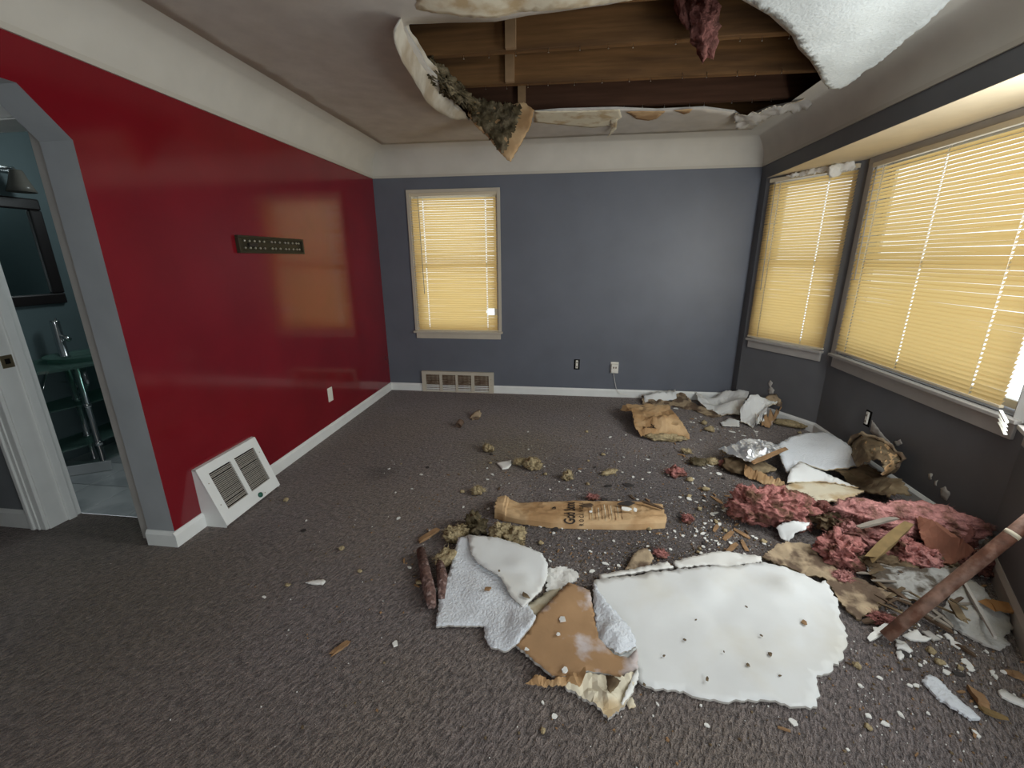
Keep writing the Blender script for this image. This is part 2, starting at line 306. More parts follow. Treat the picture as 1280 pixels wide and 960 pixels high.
def inside(x, y, poly):
    r = False; j = len(poly) - 1
    for i in range(len(poly)):
        xi, yi = poly[i]; xj, yj = poly[j]
        if (yi > y) != (yj > y) and x < (xj - xi) * (y - yi) / (yj - yi) + xi: r = not r
        j = i
    return r
def ragged(poly, step, jag, seed):
    """Subdivide a closed outline and fray it."""
    rr = random.Random(seed); out = []
    n = len(poly)
    for i in range(n):
        a = Vector(poly[i]); b = Vector(poly[(i + 1) % n]); d = b - a; L = d.length
        k = max(1, int(L / step)); nn = Vector((-d.y, d.x)).normalized() if L > 1e-9 else Vector((0, 0))
        for s in range(k):
            p = a + d * (s / k)
            if s: p = p + nn * rr.uniform(-jag, jag) + d.normalized() * rr.uniform(-.2, .2) * step
            out.append((p.x, p.y))
    return out
def sheet(name, pts, M, th=0.004, jag=0.003, res=0.022, bump=0.003, bfreq=9.0, inner=(), seed=1, parent=None, basis=None, under=None, rim=None, floor=None, zfun=None, smooth=True, holes=(), crease=0.0, cfreq=6.0):
    """A torn sheet: 3D control points round its outline (+ inner ones), frayed, filled, given thickness along the normal N of the basis."""
    if basis is None: basis = (Vector((1, 0, 0)), Vector((0, 1, 0)), Vector((0, 0, 1)))
    U, V_, N = basis
    P = [Vector(p) for p in pts]; I = [Vector(p) for p in inner]
    ctrl = [(p.dot(U), p.dot(V_), p.dot(N)) for p in P + I]
    # densify the control edges
    for i in range(len(P)):
        a, b = P[i], P[(i + 1) % len(P)]
        for t in (0.33, 0.67):
            q = a.lerp(b, t); ctrl.append((q.dot(U), q.dot(V_), q.dot(N)))
    def zz(x, y):
        s = w = 0.0
        for cx, cy, cz in ctrl:
            k = 1.0 / ((x - cx) ** 2 + (y - cy) ** 2 + 1e-5) ** 1.6; s += k * cz; w += k
        z = s / w
        if bump: z += bump * noise.fractal(Vector((x * bfreq, y * bfreq, seed * 3.7)), 1.0, 2.0, 3)
        if zfun: z += zfun(x, y)
        if crease:
            q = Vector((x * cfreq + .35 * y * cfreq, y * cfreq * .8, seed * 1.3)); z += crease * (abs(noise.noise(q)) + .5 * abs(noise.noise(q * 2.1 + Vector((4, 1, 0)))) - .3)
        if floor is not None: z = max(z, floor)
        return z
    poly = ragged([(p.dot(U), p.dot(V_)) for p in P], res * 0.45, jag, seed)
    hp = [ragged([(Vector(q).dot(U), Vector(q).dot(V_)) for q in h], res * 0.7, jag, seed + 5) for h in holes]
    rr = random.Random(seed + 99)
    xs = [p[0] for p in poly]; ys = [p[1] for p in poly]; V2 = [Vector(p) for p in poly]
    E = [(i, (i + 1) % len(poly)) for i in range(len(poly))]
    for h in hp:
        n = len(V2); V2 += [Vector(p) for p in h]; E += [(n + i, n + (i + 1) % len(h)) for i in range(len(h))]
    allb = list(V2)
    x = min(xs)
    while x < max(xs):
        y = min(ys)
        while y < max(ys):
            q = Vector((x + rr.uniform(-.25, .25) * res, y + rr.uniform(-.25, .25) * res))
            if inside(q.x, q.y, poly) and not any(inside(q.x, q.y, h) for h in hp):
                if len(allb) > 900 or all((q - b).length_squared > (res * 0.45) ** 2 for b in allb): V2.append(q)
            y += res
        x += res
    vo, eo, fo, *_ = delaunay_2d_cdt(V2, E, [], 0, 1e-6)
    tri = []
    for f in fo:
        cx = sum(vo[i].x for i in f) / len(f); cy = sum(vo[i].y for i in f) / len(f)
        if inside(cx, cy, poly) and not any(inside(cx, cy, h) for h in hp): tri.append(tuple(f))
    used = sorted({i for f in tri for i in f}); mp = {i: k for k, i in enumerate(used)}
    bot = []; top = []
    for i in used:
        z = zz(vo[i].x, vo[i].y); b = U * vo[i].x + V_ * vo[i].y
        bot.append(b + N * z); top.append(b + N * (z + th))
    n = len(used); verts = top + bot; faces = []; mi = []
    cnt = {}
    for f in tri:
        g = [mp[i] for i in f]
        a, b, c = (Vector((vo[i].x, vo[i].y)) for i in f[:3])
        if (b - a).cross(c - a) < 0: g = g[::-1]
        faces.append(tuple(g)); mi.append(0); faces.append(tuple(i + n for i in g[::-1])); mi.append(1)
        for k in range(len(g)):
            e = (g[k], g[(k + 1) % len(g)]); cnt[e] = cnt.get(e, 0) + 1
    for (a, b) in list(cnt):
        if (b, a) not in cnt: faces.append((b, a, a + n, b + n)); mi.append(2)
    o = mk(name, verts, faces, [M, under or M, rim or M], parent, smooth, mi)
    if smooth: o.data.polygons.foreach_set('use_smooth', [k != 2 for k in mi])
    return o

_ico = {}
def ico(sub):
    if sub not in _ico:
        bm = bmesh.new(); bmesh.ops.create_icosphere(bm, subdivisions=sub, radius=1.0); bm.verts.ensure_lookup_table()
        _ico[sub] = ([v.co.copy() for v in bm.verts], [tuple(v.index for v in f.verts) for f in bm.faces]); bm.free()
    return _ico[sub]
def lump(name, c, rad, M, seed=0, sub=4, amp=0.35, freq=2.0, rot=0.0, tilt=0.0, aniso=(1, 1, 1), floor=0.002, parent=None, fine=0.10, bend=0.0, fibres=0, fmat=None):
    """A fluffy torn wad of fibre: a sphere deeply displaced by ridged and fine noise."""
    V, F = ico(sub); out = []; R = Matrix.Rotation(rot, 3, 'Z') @ Matrix.Rotation(tilt, 3, 'Y'); off = Vector((seed * 5.13, seed * 2.7, seed * 1.9))
    mr = min(rad); A3 = amp * .75 * mr
    for v in V:
        q = Vector((v.x * aniso[0], v.y * aniso[1], v.z * aniso[2])) * freq * .6 + off
        r = 1 + amp * .55 * noise.fractal(q, 0.9, 2.1, 2)
        w = Vector((v.x * rad[0], v.y * rad[1], v.z * rad[2])) * r
        k = 1.5 / max(mr, .02); t = Vector((w.x * k / aniso[0] ** .5, w.y * k, w.z * k * 1.6)) + off      # torn folds at the wad's own scale
        n3 = Vector((v.x / rad[0], v.y / rad[1], v.z / rad[2])).normalized()
        dsp = A3 * (noise.fractal(t, .9, 2.1, 3) - .7 * abs(noise.noise(t * 1.7))) + fine * .5 * mr * noise.noise(t * 4.1)
        w += n3 * dsp + n3 * (.0035 * noise.noise(w * 130 + off) + .002 * noise.noise(w * 300))
        w += Vector((noise.noise(t * 2.3 + Vector((9, 0, 0))), noise.noise(t * 2.3 + Vector((0, 9, 0))), noise.noise(t * 2.3 + Vector((0, 0, 9))) * .5)) * fine * mr
        if bend: w.z += bend * (w.x / rad[0]) ** 2
        w = R @ w + Vector(c)
        if floor is not None and w.z < floor: w.z = floor + 0.002 * noise.noise(w * 50)
        out.append(w)
    o = mk(name, out, F, M, parent, True)
    if fibres:
        rr = random.Random(seed + 17); FV = []; FF = []; C = Vector(c)
        for _ in range(fibres):
            p = rr.choice(out)
            if p.z < .012 and floor is not None: continue
            d = (p - C).normalized() + Vector((rr.uniform(-.9, .9), rr.uniform(-.9, .9), rr.uniform(-.4, .9))); L = rr.uniform(.006, .022); d = d.normalized() * L
            t = d.orthogonal().normalized() * rr.uniform(.0006, .0013); k = len(FV); mid = p + d * .6 + Vector((rr.uniform(-1, 1), rr.uniform(-1, 1), rr.uniform(-1, .4))) * L * .25
            FV += [p - d * .2 - t, p - d * .2 + t, mid + t * .7, mid - t * .7, p + d + (mid - p - d * .6) * 2.2]; FF += [(k, k + 1, k + 2, k + 3), (k + 3, k + 2, k + 4)]
        if FF: tag(mk('fibres', FV, FF, fmat or M, o if parent is None else parent), None, None, None, 'stuff')
    return o
def stick(name, a, b, w, h, M, seed=0, parent=None, n=7, taper=0.3):
    """A splintered length of wood: an uneven rectangular bar with broken ends."""
    rr = random.Random(seed); a = Vector(a); b = Vector(b); d = (b - a); L = d.length; d = d.normalized()
    s = d.cross(Vector((0, 0, 1)));  s = s.normalized() if s.length > 1e-4 else Vector((1, 0, 0)); u = s.cross(d).normalized()
    V = []; F = []
    for i in range(n):
        t = i / (n - 1); k = 1 - taper * (abs(2 * t - 1) ** 4) * rr.uniform(.4, 1.2)
        p = a + d * (L * t) + s * rr.uniform(-.06, .06) * w
        for sx, sz in ((-1, 0), (1, 0), (1, 1), (-1, 1)):
            V.append(p + s * (sx * w / 2 * k * rr.uniform(.9, 1.1)) + u * (sz * h * k * rr.uniform(.85, 1.1)) + (d * rr.uniform(-.5, .5) * w if i in (0, n - 1) else Vector()))
    for i in range(n - 1):
        for k in range(4):
            k2 = (k + 1) % 4; F.append((i * 4 + k, i * 4 + k2, i * 4 + 4 + k2, i * 4 + 4 + k))
    F.append((3, 2, 1, 0)); F.append(tuple((n - 1) * 4 + k for k in range(4)))
    return fixn(mk(name, V, F, M, parent))
def chip(name, c, r, th, M, seed, stretch=1.0, rot=None, tilt=0.12, parent=None):
    """A small broken flake: an irregular polygon with thickness, lying a little tilted."""
    rr = random.Random(seed); n = rr.randint(5, 8); rot = rr.uniform(0, 6.28) if rot is None else rot
    R = Matrix.Rotation(rot, 3, 'Z') @ Matrix.Rotation(rr.uniform(-tilt, tilt), 3, 'X') @ Matrix.Rotation(rr.uniform(-tilt, tilt), 3, 'Y')
    ring = []
    for i in range(n):
        t = 2 * math.pi * (i + rr.uniform(-.3, .3)) / n; q = r * rr.uniform(.65, 1.1)
        ring.append(Vector((math.cos(t) * q * stretch, math.sin(t) * q, 0)))
    c = Vector(c); bot = [R @ p for p in ring]; top = [R @ (p * 0.93 + Vector((0, 0, th))) for p in ring]
    dz = -min(v.z for v in bot)
    V = [v + c + Vector((0, 0, dz)) for v in bot + top]
    F = [tuple(range(n))[::-1], tuple(range(n, 2 * n))] + [(i, (i + 1) % n, n + (i + 1) % n, n + i) for i in range(n)]
    return mk(name, V, F, M, parent)
def struct(o): o['kind'] = 'structure'; return o
X, Y, Z = Vector((1, 0, 0)), Vector((0, 1, 0)), Vector((0, 0, 1))

# ================================================================== THE SETTING
# floors
f = struct(mk('floor', [(-4.6, YR, 0), (2.45, YR, 0), (2.45, YB + .1, 0), (XL, YB + .1, 0), (XL, 1.915, 0), (-4.6, 1.915, 0)], [(0, 1, 2, 3, 4, 5)], M_CARPET, origin=Vector((0, 0, 0))))
bf = struct(mk('floor_bathroom', [(-3.8, 1.915, -0.006), (XL, 1.915, -0.006), (XL, 3.25, -0.006), (-3.8, 3.25, -0.006)], [(0, 1, 2, 3)], M_GROUT))
tile0 = None
for ix in range(6):
    for iy in range(5):
        x0 = -3.78 + ix * 0.305; y0 = 1.918 + iy * 0.305
        if x0 + .30 > -2.17 or y0 + .30 > 3.25: continue
        if tile0 is None:
            tile0 = box('tile', (x0, y0, -0.006), (x0 + .300, y0 + .300, 0.001), M_MARBLE, bf, bevel=0.002)
        else:
            t = tile0.copy(); col.objects.link(t); t.name = 'tile'; t.location = tile0.location + Vector((ix * 0.305, iy * 0.305, 0))

# left (red) wall with the clipped arch
poly = [(YR, 0), (0.50, 0), (0.50, 1.924), (0.65, 2.077), (1.565, 2.077), (1.712, 1.924), (1.712, 0), (YB, 0), (YB, ZT + .3), (YR, ZT + .3)]
n = len(poly); TH = 0.158
V = [Vector((XL, a, b)) for a, b in poly] + [Vector((XL - TH, a, b)) for a, b in poly]
F = [tuple(range(n)), tuple(range(n, 2 * n))[::-1]] + [(i, (i + 1) % n, n + (i + 1) % n, n + i) for i in range(n)]
mi = [0, 2] + [1] * n
wall_left = struct(fixn(mk('wall_left', V, F, [M_RED, M_GREYREV, M_HALL], None, False, mi)))

def wall_with_hole(name, A, B, z0, z1, hole, th, M, inward, reveal=None):
    """Solid wall from A to B (plan), with a rectangular opening (s0,s1,z0,z1) along its length."""
    A = Vector((A[0], A[1], 0)); B = Vector((B[0], B[1], 0)); d = (B - A); L = d.length; d.normalize(); Nn = Vector(inward).normalized()
    b = Bag(); k = dict(O=A, U=d, V=Nn, N=Z)
    if hole is None: b.box((0, -th, z0), (L, 0, z1), **k)
    else:
        s0, s1, h0, h1 = hole
        b.box((0, -th, z0), (s0, 0, z1), **k); b.box((s1, -th, z0), (L, 0, z1), **k)
        b.box((s0, -th, z0), (s1, 0, h0), **k); b.box((s0, -th, h1), (s1, 0, z1), **k)
    return struct(fixn(b.make(name, [M])))
ZW = ZT + .3
wall_with_hole('wall_back', (XL - .16, YB), (XR + .14, YB), 0, ZW, (0.535, 1.445, 0.66, 2.10), 0.14, M_BLUE, (0, -1, 0))
WBX0 = XL - .16 + 0.535; WBX1 = XL - .16 + 1.445      # back window opening in x: about -1.64 .. -0.73
wall_with_hole('wall_rear', (-4.6, YR), (XR + .5, YR), 0, ZW, (-0.65 + 4.6 + .0, 1.05 + 4.6, 0.75, 2.15), 0.14, M_HALL, (0, 1, 0))
# right wall: near stretch with a side window, far stub, header over the bay
b = Bag(); 
b.box((XR, YR, 0), (XR + .14, -1.2, ZW)); b.box((XR, 0.1, 0), (XR + .14, BD.y, ZW)); b.box((XR, -1.2, 0), (XR + .14, 0.1, .8)); b.box((XR, -1.2, 2.1), (XR + .14, .1, ZW))
b.box((XR, BA.y, 0), (XR + .14, YB, ZW)); b.box((XR, BD.y, ZH), (XR + .14, BA.y, ZW))
struct(fixn(b.make('wall_right', [M_BAYBLUE])))
# bay
dA = (BB - BA); LA = dA.length; dA.normalize(); nA = Vector((dA.y, -dA.x, 0)); nA = nA if nA.dot(Vector((0, 3, 0)) - BA) > 0 else -nA
dC = (BD - BC); LC = dC.length; dC.normalize(); nC = Vector((dC.y, -dC.x, 0)); nC = nC if nC.dot(Vector((0, 3, 0)) - BC) > 0 else -nC
wall_with_hole('wall_bay_far', BA, BB, 0, ZH + .1, (0.075, 0.745, 0.70, 2.10), 0.12, M_BAYBLUE, nA)
wall_with_hole('wall_bay_middle', BB, BC, 0, ZH + .1, (0.09, 1.54, 0.715, 2.10), 0.12, M_BAYBLUE, (-1, 0, 0))
wall_with_hole('wall_bay_near', BC, BD, 0, ZH + .1, (0.075, 0.745, 0.70, 2.10), 0.12, M_BAYBLUE, nC)
struct(fixn(mk('ceiling_bay', [(XR + .001, BA.y, ZH - .002), (2.35, BB.y + .15, ZH - .002), (2.35, BC.y - .15, ZH - .002), (XR + .001, BD.y, ZH - .002)] + [(XR + .001, BA.y + .2, ZH + .12), (2.4, BB.y + .3, ZH + .12), (2.4, BC.y - .3, ZH + .12), (XR + .001, BD.y - .2, ZH + .12)],
       [(0, 1, 2, 3), (7, 6, 5, 4), (0, 4, 5, 1), (1, 5, 6, 2), (2, 6, 7, 3), (3, 7, 4, 0)], M_SOFFIT)))
# hallway and bathroom shell
b = Bag()
b.box((-4.6, 1.76, 0), (-2.875, 1.915, 2.6)); b.box((-2.875, 1.76, 2.035), (-2.255, 1.915, 2.6)); b.box((-2.255, 1.76, 0), (XL - TH, 1.915, 2.6))
struct(fixn(b.make('wall_hall', [M_HALL])))
struct(box('wall_hall_end', (-4.7, YR, 0), (-4.6, 3.4, 2.8), M_HALL))
struct(box('wall_bathroom_side', (-3.86, 1.915, 0), (-3.73, 3.3, 2.6), M_TEAL)); struct(box('wall_bathroom_end', (-3.73, 3.2, 0), (XL - TH, 3.3, 2.6), M_TEAL))
struct(box('ceiling_hall', (-4.7, YR, 2.45), (XL - TH, 3.4, 2.55), M_COVE))

# cove round the ceiling, with its picture bead
prof = [(0.004, ZC), (0.004, ZC + .04)] + [(0.214 - 0.21 * math.cos(t), ZC + .04 + (ZT - ZC - .04) * math.sin(t)) for t in [math.pi / 2 * k / 14 for k in range(1, 15)]]
V = []; F = []
for d, z in prof:
    V += [(XL + d, YR + d, z), (XR - d, YR + d, z), (XR - d, YB - d, z), (XL + d, YB - d, z)]
for i in range(len(prof) - 1):
    for k in range(4):
        k2 = (k + 1) % 4; F.append((i * 4 + k, i * 4 + k2, i * 4 + 4 + k2, i * 4 + 4 + k))
cove = struct(mk('trim_1', V, F, M_COVE)); fixn(cove)
for p_ in cove.data.polygons: p_.use_smooth = True
md = cove.modifiers.new('edges', 'EDGE_SPLIT'); md.split_angle = math.radians(35)
bead = Bag(); r_ = 0.010
bead.box((XL, YR, ZC - .006), (XL + r_, YB, ZC + .018)); bead.box((XL, YB - r_, ZC - .006), (XR, YB, ZC + .018)); bead.box((XR - r_, YR, ZC - .006), (XR, YB, ZC + .018))
struct(fixn(bead.make('trim_2', [M_TRIMC])))

# ceiling with the collapsed hole; it sags round the broken edge
HOLE_PX = [(513, 37), (505, 22), (512, 19), (560, 18), (620, 20), (660, 15), (700, 12), (760, 5), (800, -3), (870, -12), (925, -2), (962, 18), (990, 42), (998, 58), (1012, 72), (1022, 88), (1030, 105), (1040, 119), (1000, 127), (960, 135), (930, 148), (918, 140), (880, 135), (820, 138), (770, 136), (700, 137), (668, 139), (640, 140), (605, 140), (586, 148), (567, 127), (565, 114), (552, 98), (545, 85), (534, 73), (524, 54)]
HOLE = [AZ(px, py, ZT) for px, py in HOLE_PX]
def sag(x, y):
    d = math.hypot((x + 0.75) / 0.55, (y - 2.7) / 0.9); return -0.045 * math.exp(-d * d) - 0.012 * math.exp(-((x - 1.3) / .5) ** 2 - ((y - 2.6) / .8) ** 2)
D = 0.205
ceil = sheet('ceiling', [(XL + D, YR + D, ZT), (XR - D, YR + D, ZT), (XR - D, YB - D, ZT), (XL + D, YB - D, ZT)], M_GYPS, th=0.013, jag=0.0, res=0.085, bump=0.0015, bfreq=2.0, holes=[HOLE], under=M_CEIL, rim=M_GYPS, zfun=sag, seed=3)
struct(ceil)
JW = 0.05
def joist(y, M, x0=-2.0, x1=1.7, parent=ceil):
    o = box('joist', (x0, y, ZT + .03), (x1, y + JW, ZT + .225), M, parent, bevel=0.003); return o
for y_, M_ in ((1.86, M_JOIST), (2.285, M_JOIST), (2.705, M_JOIST), (3.165, M_JOIST), (3.69, M_JOISTD), (4.15, M_JOIST)):
    o = joist(y_, M_)
    if y_ == 3.165: o.rotation_euler.z = 0.03
# short cleats nailed to the joist faces, and nails left in their undersides
for (px, py0, py1, y_) in ((638, 18, 60, 2.675), (637, 66, 104, 3.13), (652, 106, 134, 3.655)):
    a = AY(px, py1, y_); bt = ZT + .03
    box('cleat', (a.x - .028, y_, max(bt, a.z)), (a.x + .028, y_ + .028, ZT + .22), M_CLEAT, ceil)
nail0 = None
for y_ in (2.73, 3.19, 3.71):
    for k in range(14):
        x_ = -0.6 + k * 0.155 + rnd.uniform(-.04, .04)
        if nail0 is None:
            nail0 = lathe('nail', [(0.0035, 0), (0.0035, 0.002), (0.0012, 0.003), (0.0012, 0.03)], (x_, y_, ZT + .012), M_NICKEL, ceil, seg=8)
        else:
            c = nail0.copy(); c.name = 'nail'; col.objects.link(c); c.location = Vector((x_, y_ + rnd.uniform(-.015, .015), ZT + .012)) - ORG[ceil]
deck = struct(box('ceiling_attic_deck', (-2.3, YR - .1, ZW - .055), (2.0, YB + .1, ZW), M_DECK))

# baseboards
def baseboard(name, A, B, nrm, h=0.086, t=0.016, M=M_WHITE):
    A = Vector((A[0], A[1], 0)); B = Vector((B[0], B[1], 0)); d = (B - A); L = d.length; d.normalize(); Nn = Vector(nrm).normalized()
    V = []; F = []
    for s in (0, L):
        for off, z in ((0, 0), (t, 0), (t, h - .018), (t * .55, h - .006), (t * .3, h), (0, h)): V.append(A + d * s + Nn * off + Z * z)
    F = [(i, (i + 1) % 6, 6 + (i + 1) % 6, 6 + i) for i in range(6)] + [tuple(range(6))[::-1], tuple(range(6, 12))]
    return struct(fixn(mk(name, V, F, M)))
baseboard('baseboard_left', (XL, 1.696), (XL, YB), (1, 0, 0))
baseboard('baseboard_arch', (XL - TH - .004, 1.712), (XL, 1.712), (0, -1, 0), t=.016)
baseboard('baseboard_back', (XL, YB), (XR, YB), (0, -1, 0))
baseboard('baseboard_bay_far', BA, BB, nA, M=M_WHITE)
baseboard('baseboard_bay_middle', BB, BC, (-1, 0, 0))
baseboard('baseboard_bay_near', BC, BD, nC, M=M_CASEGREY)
baseboard('baseboard_hall', (-4.6, 1.76), (-2.955, 1.76), (0, -1, 0), h=.11)

# bathroom door frame
door = empty('door_1', (-2.565, 1.76, 0)); struct(door)
def dbar(name, lo, hi, M=M_WHITE): return box(name, lo, hi, M, door, bevel=0.003)
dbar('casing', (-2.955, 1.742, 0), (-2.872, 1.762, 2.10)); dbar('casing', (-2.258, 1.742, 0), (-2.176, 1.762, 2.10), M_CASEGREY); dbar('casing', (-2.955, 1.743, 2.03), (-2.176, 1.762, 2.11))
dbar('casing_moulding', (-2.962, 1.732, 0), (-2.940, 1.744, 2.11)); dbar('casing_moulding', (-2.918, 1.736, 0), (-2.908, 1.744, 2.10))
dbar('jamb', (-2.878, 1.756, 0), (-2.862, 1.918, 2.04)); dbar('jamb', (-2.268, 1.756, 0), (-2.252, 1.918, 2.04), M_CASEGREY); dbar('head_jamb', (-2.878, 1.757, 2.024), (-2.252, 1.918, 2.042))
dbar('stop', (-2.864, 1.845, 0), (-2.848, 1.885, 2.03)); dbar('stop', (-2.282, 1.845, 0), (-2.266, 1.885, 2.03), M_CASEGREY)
sp_ = box('strike_plate', (-2.863, 1.788, 0.925), (-2.859, 1.838, 0.99), M_BRASS, door); box('latch_hole', (-2.8595, 1.803, 0.945), (-2.8582, 1.825, 0.972), M_DARK, sp_)

# ------------------------------------------------------------------ windows
def window(name, A, d, nrm, s0, s1, z0, z1, casing_m, frame_d=0.09, casing_w=0.0, apron=(0.61, 0.68), sill_ext=0.03):
    """Sash window set in an opening: jambs, two sashes with a meeting rail, panes, stool and apron."""
    A = Vector((A[0], A[1], 0)); d = Vector(d); nrm = Vector(nrm); root = empty(name, A + d * ((s0 + s1) / 2) + Z * z0); struct(root)
    k = dict(O=A, U=d, V=nrm, N=Z)
    def bx(nm, lo, hi, M=casing_m, p=root, bv=0.003): return box(nm, lo, hi, M, p, bevel=bv, **k)
    t = 0.03; zm = (z0 + z1) / 2 + .0
    bx('jamb', (s0, -frame_d - .03, z0), (s0 + .02, 0.004, z1)); bx('jamb', (s1 - .02, -frame_d - .03, z0), (s1, 0.004, z1)); bx('head', (s0, -frame_d - .03, z1 - .02), (s1, 0.004, z1))
    for nm, a, b_, dep in (('upper_sash', zm - .02, z1 - .02, -frame_d - .01), ('lower_sash', z0 + .01, zm + .02, -frame_d + .025)):
        bb = Bag(); bb.box((s0 + .02, dep - .018, a), (s0 + .06, dep, b_), **k); bb.box((s1 - .06, dep - .018, a), (s1 - .02, dep, b_), **k)
        bb.box((s0 + .06, dep - .018, a), (s1 - .06, dep, a + .04), **k); bb.box((s0 + .06, dep - .018, b_ - .04), (s1 - .06, dep, b_), **k)
        sh = bb.make(nm, [M_WHITE], root); fixn(sh)
        box('pane', (s0 + .06, dep - .011, a + .04), (s1 - .06, dep - .008, b_ - .04), M_GLASS, sh, **k)
    bx('stool', (s0 - sill_ext, -frame_d, apron[1]), (s1 + sill_ext, 0.045, apron[1] + .02))
    bx('apron', (s0 - sill_ext * .4, 0.0, apron[0]), (s1 + sill_ext * .4, 0.018, apron[1]))
    if casing_w:
        bx('casing', (s0 - casing_w, 0, apron[1] + .02), (s0 + .005, .018, z1 + casing_w)); bx('casing', (s1 - .005, 0, apron[1] + .02), (s1 + casing_w, .018, z1 + casing_w))
        bx('head_casing', (s0 - casing_w, 0, z1 - .005), (s1 + casing_w, .02, z1 + casing_w))
    return root
window('window_1', (0, YB), X, -Y, WBX0, WBX1, 0.68, 2.10, M_CASING, casing_w=0.028, apron=(0.612, 0.675), sill_ext=0.04)
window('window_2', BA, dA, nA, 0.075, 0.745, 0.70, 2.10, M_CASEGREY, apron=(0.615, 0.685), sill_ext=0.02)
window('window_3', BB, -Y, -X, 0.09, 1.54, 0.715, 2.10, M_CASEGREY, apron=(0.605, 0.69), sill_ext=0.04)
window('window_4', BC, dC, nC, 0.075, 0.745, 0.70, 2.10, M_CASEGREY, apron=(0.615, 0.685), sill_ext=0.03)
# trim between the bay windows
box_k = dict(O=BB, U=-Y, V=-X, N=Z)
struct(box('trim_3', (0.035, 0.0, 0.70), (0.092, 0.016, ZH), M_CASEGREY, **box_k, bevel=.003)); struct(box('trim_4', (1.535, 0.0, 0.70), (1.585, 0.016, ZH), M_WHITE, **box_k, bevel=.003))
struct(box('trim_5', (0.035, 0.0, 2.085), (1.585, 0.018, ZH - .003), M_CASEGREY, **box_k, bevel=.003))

# ================================================================== BLINDS
def blind(label, A, d, nrm, s0, s1, z0, z1, off, pitch=0.0235, holes=(0.16, 0.86), wand=0.10, wand_len=0.75, broken=None, head_h=0.03, seed=1, group=None, hole_show=(0.0, 1.0)):
    A = Vector((A[0], A[1], 0)); d = Vector(d).normalized(); nrm = Vector(nrm).normalized(); Lh = s1 - s0; rr = random.Random(seed)
    base = A + d * ((s0 + s1) / 2) + nrm * off
    root = empty('window_blind', base + Z * z0); tag(root, label, 'blind', group)
    k = dict(O=A, U=d, V=nrm, N=Z)
    hr = box('headrail', (s0, off - .014, z1 - head_h), (s1, off + .014, z1), M_RAIL, root, bevel=.002, **k)
    box('bottom_rail', (s0, off - .011, z0), (s1, off + .011, z0 + .014), M_RAIL, root, bevel=.003, **k)
    w = 0.0255; ang = math.radians(61)
    def slat_mesh(La, Lb):
        hs = [x for x in [(Lh * h - .006, Lh * h + .006) for h in holes] if La < x[0] and x[1] < Lb]
        br = [La] + [v for x in hs for v in x] + [Lb]
        br = sorted(br); cs = []
        for i in range(5):
            t = i / 4 - .5; cs.append((t * w, 0.0022 * (1 - 4 * t * t)))
        V = []; F = []
        for s in br:
            for a, c in cs:
                V.append(d * (s - Lh / 2) + nrm * (a * math.cos(ang) + c * math.sin(ang)) + Z * (-a * math.sin(ang) + c * math.cos(ang)))
        for i in range(len(br) - 1):
            hole = any(abs(br[i] - h[0]) < 1e-6 for h in hs)
            for j in range(4):
                if hole and j in (1, 2): continue
                F.append((i * 5 + j, i * 5 + j + 1, i * 5 + 5 + j + 1, i * 5 + 5 + j))
        me = bpy.data.meshes.new('slat'); me.from_pydata([tuple(v) for v in V], [], F); me.materials.append(M_SLAT)
        me.polygons.foreach_set('use_smooth', [True] * len(me.polygons)); me.update(); return me
    full = slat_mesh(0, Lh)
    nS = int((z1 - head_h - z0 - .02) / pitch)
    for i in range(nS):
        z = z0 + .024 + i * pitch
        me = full
        if broken and i in broken: me = slat_mesh(*broken[i])
        o = link('slat', me, base + Z * z, root)
        o.rotation_euler = (rr.uniform(-.004, .004), rr.uniform(-.004, .004), rr.uniform(-.003, .003))
    for h in holes:
        for sg in (-1, 1):
            p = base + d * (Lh * h - Lh / 2) + nrm * (0.0075 * sg)
            mktube('ladder_cord', [p + Z * (z1 - head_h), p + Z * (z0 + .01)], 0.0009, M_CORD, root, seg=5)
    if wand is not None:
        p = base + d * (Lh * wand - Lh / 2) + nrm * .02
        mktube('tilt_wand', [p + Z * (z1 - head_h), p + d * .012 + Z * (z1 - wand_len)], 0.0035, M_CASEGREY, root, seg=8)
    return root
# back window: a slat is snapped near its lower end so daylight shows through
Lb = 0.905
blind('yellowed mini blind on the single window in the blue back wall, one slat broken', (0, YB), X, -Y, WBX0 + .004, WBX1 - .006, 0.695, 2.095, 0.0, holes=(0.15, 0.87), wand=0.10, wand_len=1.0, broken={7: (0, Lb * .86), 8: (0, Lb * .85), 9: (0, Lb * .86)}, seed=2, group='yellowed blinds')
blind('narrow yellowed mini blind in the angled far side of the bay', BA, dA, nA, 0.055, 0.765, 0.715, 2.11, 0.014, holes=(0.14, 0.72), wand=0.09, wand_len=0.95, seed=3, group='yellowed blinds')
blind('wide yellowed mini blind across the large middle window of the bay', BB, -Y, -X, 0.098, 1.468, 0.735, 2.085, 0.014, holes=(0.08, 0.47, 0.87), wand=0.045, wand_len=0.80, seed=4, group='yellowed blinds')

# the near bay blind has dropped: its bottom rail and last slats hang skewed on the sill
fb = empty('fallen_blind', AX(1274, 530, 2.0)); tag(fb, 'end of a dropped white blind, slats skewed on the near bay sill', 'blind')
for k_ in range(4):
    p0 = AX(1262 + k_ * 2, 516 + k_ * 5, 2.06); d_ = (dC * 0.5 + Z * -0.07 - nC * 0.0).normalized()
    box('slat', (0, -.006, 0), (0.13, .006, .002 if k_ else .008), M_PLATE, fb, O=p0 + nC * (.03 + .006 * k_), U=d_, V=nC, N=d_.cross(nC).normalized() * -1)

